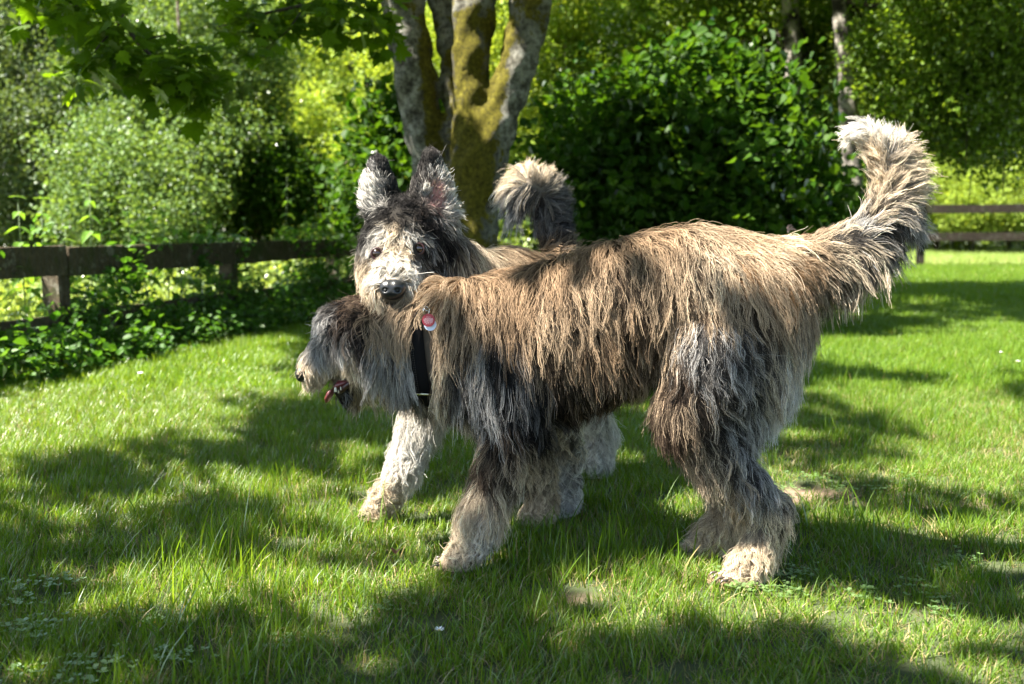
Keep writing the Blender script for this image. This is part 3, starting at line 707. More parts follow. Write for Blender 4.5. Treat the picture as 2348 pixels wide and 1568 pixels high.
# ---------------------------------------------------------------- dog standing across the picture
def nose_part(c, r, parent, face, wide=1.0):
    """black nose with two nostrils; face = unit vector the nose points along"""
    face = np.array(face, float); face /= np.linalg.norm(face); up = np.array([0, 0, 1.0]); up -= face * (up @ face); up /= np.linalg.norm(up)
    sd = np.cross(up, face)
    def fn(d):
        x, y, z = d @ np.array([1, 0, 0]), d @ np.array([0, 1, 0]), d[2]
        w = (1.0 + .18 * z) * wide
        q = np.array([x * w, y * .85, z * .80])
        q = np.sign(q) * np.abs(q) ** .86
        if abs(x) < .16 and y > 0: q[1] -= .10 * (1 - abs(x) / .16)
        for sx in (-1, 1):
            e = ((x * w - sx * .44) / .22) ** 2 + ((z + .08) / .20) ** 2
            if y > 0 and e < 1: q[1] -= .30 * (1 - e)
        return sd * q[0] + face * q[1] + up * q[2]
    m = MB(); m.ball(c, r, 40, 28, fn=fn); o = m.build('nose', M_NOSE, parent)
    for sx in (-1, 1):
        m = MB(); q = np.array(c) + sd * sx * r * .44 * wide + face * r * .60 - up * r * .08
        m.ball(q, r * .17, 10, 8); m.build('nostril', M_NOSTRIL, o)
    return o
def claws(parent, tip, face, n=4, spread=.016):
    face = np.array(face, float); face[2] = 0; face /= np.linalg.norm(face); sd = np.array([-face[1], face[0], 0])
    for k in range(n):
        m = MB(); s_ = (k - (n - 1) / 2) * spread; b = np.array(tip) + sd * s_ - face * .004; b[2] = .016
        m.tube([b, b + face * .010 + [0, 0, .001], b + face * .019 - [0, 0, .007]], [.0034, .0028, .0008], 6); m.build('claw', M_CLAW, parent)

A = Body()
A.chain((1722, 672, 2.02, .098), (1600, 662, 2.03, .108), (1450, 685, 2.06, .112), (1300, 733, 2.11, .118), (1165, 768, 2.14, .112))
A.chain((1150, 838, 2.14, .108), (1280, 822, 2.11, .102), (1400, 790, 2.07, .090), (1510, 755, 2.05, .078))
A.chain((1165, 768, 2.14, .105), (1080, 752, 2.14, .096), (1000, 756, 2.13, .086), (900, 768, 2.13, .070), (835, 760, 2.13, .060))
A.chain((1100, 850, 2.13, .095), (1010, 832, 2.13, .080), (950, 815, 2.13, .068), (880, 800, 2.13, .056))
A.chain((835, 760, 2.13, .060), (800, 772, 2.13, .050), (772, 804, 2.13, .038), (710, 850, 2.125, .023))
A.chain((835, 835, 2.13, .036), (800, 882, 2.13, .019), (788, 896, 2.13, .014))
A.chain((765, 742, 2.10, .026), (785, 742, 2.16, .026))
A.chain((822, 735, 2.065, .020), (820, 790, 2.055, .014), (812, 820, 2.055, .009))        # folded ear
# near front leg, near hind leg
A.chain((1160, 830, 2.07, .075), (1172, 905, 2.05, .058), (1180, 972, 2.04, .043), (1142, 1080, 2.02, .031), (1102, 1178, 2.0, .023), (1082, 1235, 2.0, .020), (1056, 1280, 2.0, .021), (1006, 1301, 2.0, .012))
A.chain((1715, 705, 1.99, .100), (1650, 820, 1.955, .088), (1590, 940, 1.94, .056), (1640, 1035, 1.935, .037), (1710, 1110, 1.935, .026), (1768, 1172, 1.94, .021), (1742, 1250, 1.935, .020), (1706, 1314, 1.925, .022), (1640, 1345, 1.91, .012))
A.chain((1735, 745, 2.0, .085), (1725, 850, 1.98, .066), (1690, 950, 1.96, .042))
# far legs
A.chain((1170, 835, 2.21, .070), (1195, 950, 2.26, .042), (1232, 1080, 2.30, .027), (1246, 1150, 2.32, .022), (1238, 1180, 2.32, .023), (1214, 1190, 2.32, .018))
A.chain((1700, 720, 2.09, .088), (1640, 830, 2.13, .080), (1575, 950, 2.14, .052), (1640, 1060, 2.13, .034), (1700, 1130, 2.12, .023), (1665, 1200, 2.11, .022), (1630, 1242, 2.10, .023), (1594, 1258, 2.09, .018))
# tail
A.chain((1770, 635, 2.02, .045), (1840, 612, 2.02, .036), (1915, 585, 2.01, .030), (1990, 540, 2.00, .027), (2035, 485, 2.00, .025), (2052, 420, 2.00, .023), (2030, 352, 2.0, .019), (1985, 308, 2.0, .012))

# x, y, dir x, dir y, length cm, dark, light, light share, lift, curl
CTL_A = [
 (985,690,-.4,.9,8,'brown','sand',0.55,0.4,0.5), (1020,668,-.2,.8,8,'rust','sand',0.75,0.4,0.4), (1100,650,.2,1,8,'brown','tan',0.8,0.35,0.4), (1200,655,.2,1,9,'brown','tan',0.75,0.35,0.4),
 (1270,615,.2,1,9,'brown','tan',0.75,0.35,0.5), (1340,575,.25,1,8,'brown','tan',0.8,0.35,0.5), (1420,545,.3,1,8,'brown','tan',0.8,0.3,0.4), (1510,535,.35,1,8,'brown','tan',0.8,0.3,0.4), (1600,530,.5,1,8,'brown','sand',0.75,0.3,0.4),
 (1690,545,.8,.7,8,'rust','sand',0.85,0.3,0.4), (1760,568,1,.35,8,'tan','cream',0.8,0.25,0.3), (1800,600,1,.3,8,'rust','tan',0.8,0.25,0.3),
 (1010,730,.0,1,9,'brown','sand',0.7,0.3,0.3), (1080,740,.1,1,10,'dbrown','sand',0.55,0.3,0.3), (1170,730,.15,1,10,'dbrown','tan',0.5,0.3,0.3), (1260,700,.3,1,10,'dbrown','sand',0.6,0.35,0.6), (1350,660,.35,1,9,'dbrown','sand',0.55,0.35,0.5),
 (1450,620,.25,1,9,'dbrown','sand',0.5,0.3,0.4), (1540,610,.1,1,9,'brown','sand',0.6,0.3,0.4), (1620,610,.2,1,9,'brown','cream',0.6,0.3,0.4), (1700,620,.5,1,9,'rust','sand',0.8,0.3,0.4), (1770,650,.5,1,9,'rust','sand',0.7,0.3,0.4),
 (1010,810,.0,1,10,'dgrey','cream',0.6,0.3,0.3), (1080,810,.1,1,10,'char','lgrey',0.45,0.3,0.3), (1160,800,.1,1,10,'black','grey',0.35,0.3,0.3), (1240,790,.2,1,10,'dbrown','sand',0.4,0.3,0.3), (1330,760,.35,1,10,'dbrown','tan',0.6,0.35,0.4),
 (1400,730,.3,1,10,'dbrown','tan',0.6,0.3,0.3), (1460,720,.1,1,9,'dbrown','tan',0.5,0.3,0.3), (1540,700,-.1,1,9,'brown','sand',0.65,0.3,0.4), (1620,690,.1,1,9,'brown','sand',0.55,0.3,0.4), (1700,700,.3,1,9,'dbrown','sand',0.5,0.3,0.4), (1770,710,.3,1,9,'brown','sand',0.5,0.3,0.4),
 (1000,880,.0,1,8,'brown','cream',0.6,0.3,0.4), (1040,930,.1,1,9,'dgrey','cream',0.45,0.3,0.4), (1060,870,.1,1,10,'char','lgrey',0.4,0.3,0.3), (1140,870,.15,1,9,'black','lgrey',0.34,0.3,0.3), (1090,900,.1,1,9,'black','lgrey',0.36,0.3,0.3), (1110,840,.1,1,9,'black','lgrey',0.4,0.3,0.3), (1220,870,.2,1,9,'black','grey',0.35,0.3,0.3),
 (1300,850,.3,1,9,'black','sand',0.28,0.3,0.3), (1380,810,.35,1,9,'dbrown','sand',0.45,0.3,0.3), (1440,800,.2,1,8,'dbrown','tan',0.5,0.3,0.3), (1480,800,.0,1,7,'dbrown','sand',0.4,0.3,0.3), (1120,940,.15,1,8,'black','lgrey',0.3,0.3,0.3), (1160,900,.15,1,8,'black','grey',0.3,0.3,0.3), (1200,930,.3,1,8,'black','grey',0.3,0.3,0.3),
 (1290,900,.2,1,6,'black','brown',0.3,0.3,0.3), (1380,860,.1,1,6,'black','brown',0.4,0.3,0.3), (1460,850,.1,1,6,'dbrown','sand',0.3,0.3,0.3),
 (1530,770,-.25,1,8,'brown','sand',0.65,0.3,0.4), (1600,760,.1,1,8,'dgrey','lgrey',0.5,0.35,0.5), (1680,760,.5,1,8,'char','lgrey',0.42,0.35,0.6), (1750,750,.6,1,8.8,'black','cream',0.3,0.35,0.5), (1800,760,.4,1,9.9,'grey','cream',0.7,0.35,0.5), (1830,790,.2,1,9.9,'lgrey','white',0.8,0.3,0.4),
 (1510,870,-.1,1,7,'brown','sand',0.5,0.3,0.3), (1560,860,.1,1,7,'dbrown','brown',0.4,0.35,0.4), (1620,840,.5,1,8,'black','lgrey',0.36,0.35,0.7), (1690,850,.7,1,8,'black','lgrey',0.36,0.35,0.7), (1655,800,.5,1,8,'black','lgrey',0.4,0.35,0.6), (1650,890,.6,1,8,'black','cream',0.3,0.35,0.7), (1760,850,.6,1,9.9,'dgrey','cream',0.6,0.4,0.6), (1800,860,.3,1,8,'lgrey','white',0.9,0.35,0.4), (1800,930,.2,1,7,'lgrey','white',0.95,0.35,0.4),
 (1530,960,.0,1,7,'dbrown','brown',0.45,0.3,0.4), (1590,940,.3,1,8,'dbrown','sand',0.25,0.35,0.6), (1660,940,.6,1,8,'black','lgrey',0.38,0.4,0.7), (1715,930,.6,1,8,'char','lgrey',0.5,0.35,0.5), (1765,930,.5,1,7.5,'lgrey','white',0.85,0.35,0.4),
 (1560,1040,.0,1,7,'dbrown','sand',0.5,0.24,0.6), (1630,1030,.4,1,8,'dbrown','cream',0.4,0.21,0.6), (1700,1030,.5,1,6,'char','lgrey',0.5,0.18,0.5), (1600,1110,-.1,1,8,'brown','cream',0.7,0.24,1.02), (1660,1110,.2,1,8,'dbrown','sand',0.65,0.18,0.85), (1725,1100,.4,1,7.31,'char','lgrey',0.5,0.15,0.68),
 (1650,1180,-.2,1,5.86,'sand','cream',0.8,0.24,1.19), (1720,1170,.1,1,5.07,'grey','cream',0.7,0.18,1.02), (1770,1180,.2,1,5.7,'dgrey','cream',0.6,0.18,0.85), (1680,1240,-.3,1,5.02,'sand','cream',0.9,0.24,1.36), (1740,1250,.1,1,5.02,'sand','cream',0.8,0.24,1.36), (1785,1260,.3,1,5.02,'sand','cream',0.8,0.24,1.36),
 (1690,1310,-.6,.7,1.8,'sand','cream',0.9,0.24,1.36), (1650,1335,-1,.4,1.03,'rust','sand',0.9,0.18,0.51), (1600,1255,-1,.5,2.5,'sand','cream',0.8,0.18,0.68), (1640,1220,-.4,1,4.18,'sand','cream',0.8,0.24,1.19),
 (1100,1010,.0,1,7,'dbrown','sand',0.25,0.21,0.4), (1160,1000,.2,1,7,'black','brown',0.4,0.35,0.4), (1215,990,.8,.7,6,'black','char',0.4,0.4,0.4), (1120,1070,-.1,1,5.82,'dbrown','brown',0.55,0.18,0.4), (1170,1080,.3,1,6.4,'dbrown','cream',0.5,0.21,0.5),
 (1090,1130,-.3,1,7.27,'sand','cream',0.9,0.21,1.19), (1140,1140,.1,1,8.35,'brown','cream',0.75,0.21,1.02), (1075,1200,-.3,1,3.61,'sand','cream',0.95,0.168,1.53), (1115,1210,.2,1,4.21,'grey','white',0.85,0.168,1.53), (1050,1260,-.4,.9,2.1,'sand','cream',0.95,0.168,1.02), (1015,1290,-1,.3,0.812,'rust','cream',0.9,0.126,0.51),
 (1200,1040,.1,1,4.8,'brown','cream',0.75,0.21,0.6), (1240,1090,.1,1,4.2,'dgrey','cream',0.8,0.21,1.19), (1245,1160,.0,1,2.41,'sand','cream',0.85,0.21,1.19),
 # tail
 (1835,590,.9,-.05,5.95,'brown','sand',0.6,0.3,0.3), (1850,640,.5,1,6.8,'dbrown','tan',0.5,0.4,0.3), (1905,560,.9,-.2,5.1,'dgrey','cream',0.5,0.3,0.3), (1910,615,.4,1,10,'dbrown','cream',0.5,0.4,0.3), (1870,650,.3,1,11,'brown','cream',0.6,0.4,0.3), (1965,530,.8,-.5,3.74,'dgrey','lgrey',0.55,0.3,0.3), (1975,580,.5,1,10.5,'dgrey','cream',0.55,0.4,0.3),
 (2005,500,.6,-.8,3.74,'char','cream',0.55,0.35,0.3), (2035,540,.8,.9,8.36,'char','lgrey',0.55,0.4,0.3), (2020,430,-.1,-1,3.74,'sand','cream',0.8,0.5,0.3), (2065,450,.9,-.1,5.98,'grey','cream',0.7,0.5,0.3), (2065,500,.9,.4,7.48,'dgrey','lgrey',0.6,0.4,0.3), (2010,370,-.3,-1,3.74,'sand','cream',0.85,0.45,0.3), (2058,370,.8,-.4,5.24,'lgrey','cream',0.75,0.5,0.3), (2030,320,.1,-1,4.11,'lgrey','white',0.8,0.5,0.3), (1980,300,-1,-.2,4.49,'lgrey','white',0.85,0.4,0.3),
 # head and neck
 (704,842,-.1,1,2.6,'sand','cream',0.97,0.15,0.2), (700,862,.05,1,3.2,'sand','cream',0.97,0.15,0.2), (735,808,-.1,1,3.2,'dgrey','lgrey',0.91,0.15,0.2), (772,772,-.2,1,3.6,'char','grey',0.65,0.2,0.3), (762,740,-.5,.8,3.5,'black','grey',0.455,0.3,0.4), (765,850,-.1,1,4,'brown','cream',0.845,0.15,0.3), (728,866,.0,1,3.8,'sand','cream',0.97,0.15,0.2), (742,758,-.5,1,2.8,'dgrey','lgrey',0.78,0.2,0.3), (740,735,-.8,.6,2.6,'grey','lgrey',0.97,0.3,0.4),
 (782,742,-.4,1,4.5,'black','brown',0.52,0.3,0.5), (800,712,-.7,.3,3,'black','brown',0.39,0.4,0.8), (840,700,-.6,.4,3,'dbrown','brown',0.65,0.4,0.8), (785,790,-.1,1,4,'dgrey','lgrey',0.78,0.2,0.2), (800,830,.0,1,5,'grey','cream',0.845,0.2,0.2), (824,775,-.05,1,6,'black','char',0.195,0.2,0.2), (848,800,.0,1,8,'brown','lgrey',0.91,0.3,0.3), (802,812,-.05,1,5,'grey','cream',0.97,0.2,0.2), (860,740,.1,1,7,'dbrown','sand',0.78,0.35,0.6),
 (870,790,.0,1,10,'brown','lgrey',0.845,0.3,0.3), (920,740,.1,1,8,'dbrown','sand',0.91,0.35,0.5), (920,790,.05,1,10,'dgrey','lgrey',0.78,0.3,0.3), (860,850,.05,1,9,'brown','cream',0.78,0.3,0.3), (900,850,.0,1,9,'dgrey','lgrey',0.78,0.3,0.3), (935,850,.0,1,8,'char','grey',0.65,0.3,0.3), (850,880,.1,1,6,'yell','cream',0.65,0.4,0.3), (810,880,.2,1,5,'dbrown','yell',0.65,0.4,0.4), (790,895,.5,1,3.5,'black','grey',0.39,0.4,0.3), (900,890,.1,1,6,'char','yell',0.52,0.3,0.3),
]
# collar band round the neck: hair is pressed flat under it
COL_A0, COL_A1 = P(955, 690, 2.13), P(978, 900, 2.13)
_ax = COL_A1 - COL_A0; _ax /= np.linalg.norm(_ax); _nrm = np.cross(np.array([0, 1.0, 0]), _ax); _nrm /= np.linalg.norm(_nrm)
if _nrm[0] < 0: _nrm = -_nrm
def in_collar(p):
    d = (p - COL_A0) @ _nrm
    return (np.abs(d) < .019) & (p[:, 0] > P(900, 700, 2.1)[0]) & (UV(p)[:, 1] > 745)

dog1 = empty('dog', (float(P(1400, 900, 2.05)[0]), 2.05, 0), 'shaggy tan and grey dog standing side on, mouth open, tail raised, wearing a black collar', 'dog')
vA, fA = A.mesh(.0085)
bodyA = link('body', skin_data('dog body', A, vA, fA, CTL_A, M_SKIN), dog1)
def wA(p):
    uv = UV(p); w = np.ones(len(p))
    w[uv[:, 0] < 960] = 1.7; w[(uv[:, 1] > 1000)] = 1.5; w[uv[:, 0] > 1830] = 1.8
    w[p[:, 1] > 2.14] *= .55
    return w
groom('coat', A, vA, fA, CTL_A, 19000, 10, M_FUR, bodyA, wA, in_collar, seed=3, share=.72, trim=[(P(688, 858, 2.115), P(660, 860, 2.115), .0165), (P(765, 893, 2.12), P(765, 893, 2.0), .0215), (P(752, 914, 2.12), P(752, 914, 2.0), .012), (P(788, 886, 2.09), P(788, 886, 2.0), .012),
    (P(980, 739, 2.0), P(980, 739, 1.8), .0135), (P(976, 712, 2.0), P(976, 712, 1.8), .009), (P(962, 775, 2.03), P(962, 775, 1.9), .016), (P(968, 810, 2.03), P(968, 810, 1.9), .016), (P(970, 845, 2.03), P(970, 845, 1.9), .016), (P(971, 880, 2.03), P(971, 880, 1.9), .016), (P(972, 903, 2.03), P(972, 903, 1.9), .016)])
nose_part(P(696, 858, 2.118), .0200, bodyA, (-1, .12, -.15))
m = MB(); m.ball(P(768, 772, 2.082), .010, 16, 10); m.build('eye', M_EYE, bodyA)
m = MB(); m.ball(P(768, 772, 2.178), .010, 16, 10); m.build('eye', M_EYE, bodyA)
# open mouth: tongue hanging over the lower teeth
m = MB()
tp = [P(812, 872, 2.115), P(790, 876, 2.112), P(772, 882, 2.112), P(760, 893, 2.112), P(754, 908, 2.112), P(751, 921, 2.113)]
tv = []; tf = []
for i, q in enumerate(tp):
    w_ = [.018, .021, .023, .022, .018, .009][i]; th_ = [.009, .010, .011, .011, .010, .005][i]
    for k in range(10):
        a_ = 2 * math.pi * k / 10; tv.append(q + np.array([0, math.cos(a_) * w_, 0]) + (np.array([.3, 0, 1]) if i < 3 else np.array([1, 0, .4])) * math.sin(a_) * th_)
for i in range(len(tp) - 1):
    for k in range(10): tf.append((i * 10 + k, i * 10 + (k + 1) % 10, i * 10 + 10 + (k + 1) % 10, i * 10 + 10 + k))
tf.append(tuple(range(10))[::-1]); tf.append(tuple(range(50, 60))); m.add(tv, tf)
mm = MB(); mm.ball(P(792, 882, 2.115), .021, 20, 12, (1.0, 1.0, .62)); mm.build('mouth_lining', M_GUM, bodyA)
m.build('tongue', M_TONGUE, bodyA)
m = MB(); m.tube([P(818, 868, 2.085), P(800, 880, 2.085), P(786, 893, 2.09), P(778, 899, 2.112), P(786, 893, 2.14)], [.006, .006, .0055, .005, .005], 8); m.build('lip', M_GUM, bodyA)
for (x, y, Y, s_) in ((769, 894, 2.092, .0085), (776, 897, 2.10, .0035), (781, 890, 2.086, .0035), (769, 894, 2.134, .008)):
    m = MB(); q = P(x, y, Y); m.tube([q - [0, 0, .004], q + [0, 0, s_ * .4], q + [-.001, 0, s_]], [s_ * .42, s_ * .34, .0008], 7); m.build('tooth', M_TOOTH, bodyA)
claws(bodyA, P(1006, 1298, 2.0), (-1, .05, 0)); claws(bodyA, P(1650, 1338, 1.91), (-1, -.25, 0)); claws(bodyA, P(1582, 1262, 2.09), (-1, 0, 0))

# ---- collar with buckle bar, ring and two tags
M_WEB = simple('black webbing', (.004, .004, .0045), rough=.8, spec=.15, bump=(900, .4, .001)); M_STITCH = simple('grey stitching', (.10, .09, .075), rough=.7)
M_STEEL = simple('brass ring', (.62, .58, .42), rough=.22, metal=1.0); M_WIRE = simple('steel split ring', (.75, .75, .77), rough=.2, metal=1.0)
M_TAG = simple('red enamel tag', (.26, .010, .028), rough=.3); M_TAGW = simple('pale grey metal tag', (.62, .66, .80), rough=.3); M_PRINT = simple('pale engraving', (.85, .62, .66), rough=.5)
cc_ = (COL_A0 + COL_A1) / 2; cc_ = P(962, 800, 2.13)
ring = []
for k in range(64):
    th = 2 * math.pi * k / 64; d = _ax * math.cos(th) + np.array([0, 1.0, 0]) * math.sin(th); row = []
    for e in (-.021, -.0205, .0205, .021):
        r = np.arange(.02, .2, .001); q = cc_ + d * r[:, None] + _nrm * e; s_ = A.sdf(q); j = int(np.argmax(s_ > (.010 if abs(e) < .0207 else .007))); row.append(q[j])
    ring.append(row)
ring = np.array(ring)
for _ in range(3): ring = (np.roll(ring, 1, 0) + ring * 2 + np.roll(ring, -1, 0)) / 4
inner = ring + (cc_ - ring) * .04
vv = np.concatenate([ring, inner[:, ::-1]], 1); nn = vv.shape[1]
ff = [(k * nn + j, ((k + 1) % 64) * nn + j, ((k + 1) % 64) * nn + (j + 1) % nn, k * nn + (j + 1) % nn) for k in range(64) for j in range(nn)]
collar = link('collar', mesh_data('collar', vv.reshape(-1, 3), ff, M_WEB), dog1)
m = MB()
for k in range(64):
    a_, b_ = ring[k], ring[(k + 1) % 64]
    for s_ in (0, .5):
        for wgt in (.34, .42):
            q = (a_[1] * (1 - wgt) + a_[2] * wgt) * (1 - s_) + (b_[1] * (1 - wgt) + b_[2] * wgt) * s_; q2 = q + (b_[1] - a_[1]) * .22
            o_ = (q - cc_); o_ /= np.linalg.norm(o_); m.tube([q + o_ * .0008, q2 + o_ * .0008], .0006, 4)
m.build('stitching', M_STITCH, collar, kind='stuff')
yb = float(A.sdf(P(972, 903, 2.0)[None])[0])
m = MB(); q0, q1 = P(950, 903, 2.045), P(994, 904, 2.045); q2, q3 = q1 + [0, .05, -.004], q0 + [0, .05, -.004]
m.tube([q0, (q0 + q1) / 2, q1], .0026, 8); m.tube([q1, q2], .0026, 8); m.tube([q2, q3], .0026, 8); m.tube([q3, q0], .0026, 8)
m.build('buckle', M_STEEL, collar)
def disc(c, r, n, th, seg=36):
    n = np.array(n, float); n /= np.linalg.norm(n); a_ = np.cross(n, [0, 0, 1.0]); a_ /= np.linalg.norm(a_); b_ = np.cross(a_, n); m = MB(); v = []
    for s_ in (-1, 1):
        for k in range(seg): v.append(c + n * s_ * th / 2 + (a_ * math.cos(6.2832 * k / seg) + b_ * math.sin(6.2832 * k / seg)) * r)
    f = [tuple(range(seg))[::-1], tuple(range(seg, 2 * seg))] + [(k, (k + 1) % seg, seg + (k + 1) % seg, seg + k) for k in range(seg)]; m.add(v, f); return m, a_, b_
tn = np.array([-.12, -1, .05]); tn /= np.linalg.norm(tn); TY = 1.985
m, _, _ = disc(P(986, 744, TY + .004), .0125, tn, .0014); m.build('pale_tag', M_TAGW, collar, smooth=False)
m, ta, tb = disc(P(982, 734, TY), .0132, tn, .0014); tago = m.build('red_tag', M_TAG, collar, smooth=False)
tc_ = P(982, 734, TY) + tn * .0009
for (dy_, w_) in ((.0062, .0045), (.0036, .0085), (.0020, .0095), (.0004, .0098), (-.0012, .0095), (-.0030, .0088), (-.0048, .0078), (-.0072, .0055)):
    m = MB(); x_ = -w_
    while x_ < w_:
        l_ = random.uniform(.0007, .0022); m.box(tc_ + ta * x_ + tb * dy_, tc_ + ta * min(w_, x_ + l_) + tb * dy_, tb, .0002, .0006); x_ += l_ + .0006
    m.build('engraved_line', M_PRINT, tago, smooth=False)
m = MB()
def torus(m, c, r, n, rt, seg=28):
    n = np.array(n, float); n /= np.linalg.norm(n); a_ = np.cross(n, [.1, .2, 1.0]); a_ /= np.linalg.norm(a_); b_ = np.cross(a_, n)
    m.tube([c + (a_ * math.cos(6.2832 * k / seg) + b_ * math.sin(6.2832 * k / seg)) * r for k in range(seg + 1)], rt, 6, cap=False)
torus(m, P(977, 712, TY + .006), .0088, (.75, -.6, .1), .0009); torus(m, P(978, 708, TY + .012), .0065, (.5, -.4, .8), .0008)
m.build('split_ring', M_WIRE, collar)

# ---------------------------------------------------------------- dog behind, resting its head over the first one
B = Body(.013)
B.chain((958, 545, 2.26, .072), (930, 540, 2.235, .074), (905, 568, 2.20, .060), (902, 612, 2.165, .050), (900, 655, 2.10, .037), (899, 668, 2.085, .032))
B.chain((868, 606, 2.20, .038), (900, 640, 2.16, .042), (965, 612, 2.22, .046), (1000, 600, 2.28, .062))
B.chain((900, 682, 2.10, .022), (905, 675, 2.16, .034))
B.chain((955, 570, 2.28, .075), (1010, 640, 2.33, .090), (1065, 700, 2.42, .112), (1160, 688, 2.55, .114), (1255, 690, 2.70, .108), (1290, 705, 2.79, .095))
B.chain((1000, 760, 2.36, .095), (1070, 790, 2.43, .108), (1200, 775, 2.60, .092), (1290, 750, 2.74, .075))
B.chain((980, 790, 2.36, .075), (988, 900, 2.36, .050), (962, 985, 2.35, .036), (925, 1075, 2.34, .030), (885, 1140, 2.345, .025), (868, 1170, 2.35, .025), (838, 1186, 2.35, .014))
B.chain((1085, 800, 2.43, .070), (1120, 900, 2.46, .045), (1160, 1000, 2.46, .030), (1182, 1070, 2.47, .026), (1178, 1118, 2.47, .031), (1155, 1130, 2.46, .020))
B.chain((1255, 770, 2.66, .085), (1262, 880, 2.56, .062), (1285, 970, 2.50, .036), (1305, 1040, 2.46, .027), (1296, 1120, 2.42, .025), (1288, 1160, 2.40, .031), (1272, 1174, 2.38, .020))
B.chain((1310, 760, 2.80, .080), (1325, 870, 2.79, .060), (1355, 950, 2.82, .036), (1382, 995, 2.84, .028), (1372, 1045, 2.80, .027), (1368, 1070, 2.78, .033), (1352, 1078, 2.76, .022))
B.chain((1288, 640, 2.80, .055), (1278, 585, 2.84, .038), (1268, 525, 2.85, .032), (1262, 470, 2.84, .027), (1246, 430, 2.82, .024), (1215, 420, 2.80, .022), (1192, 440, 2.79, .018), (1186, 475, 2.79, .012))
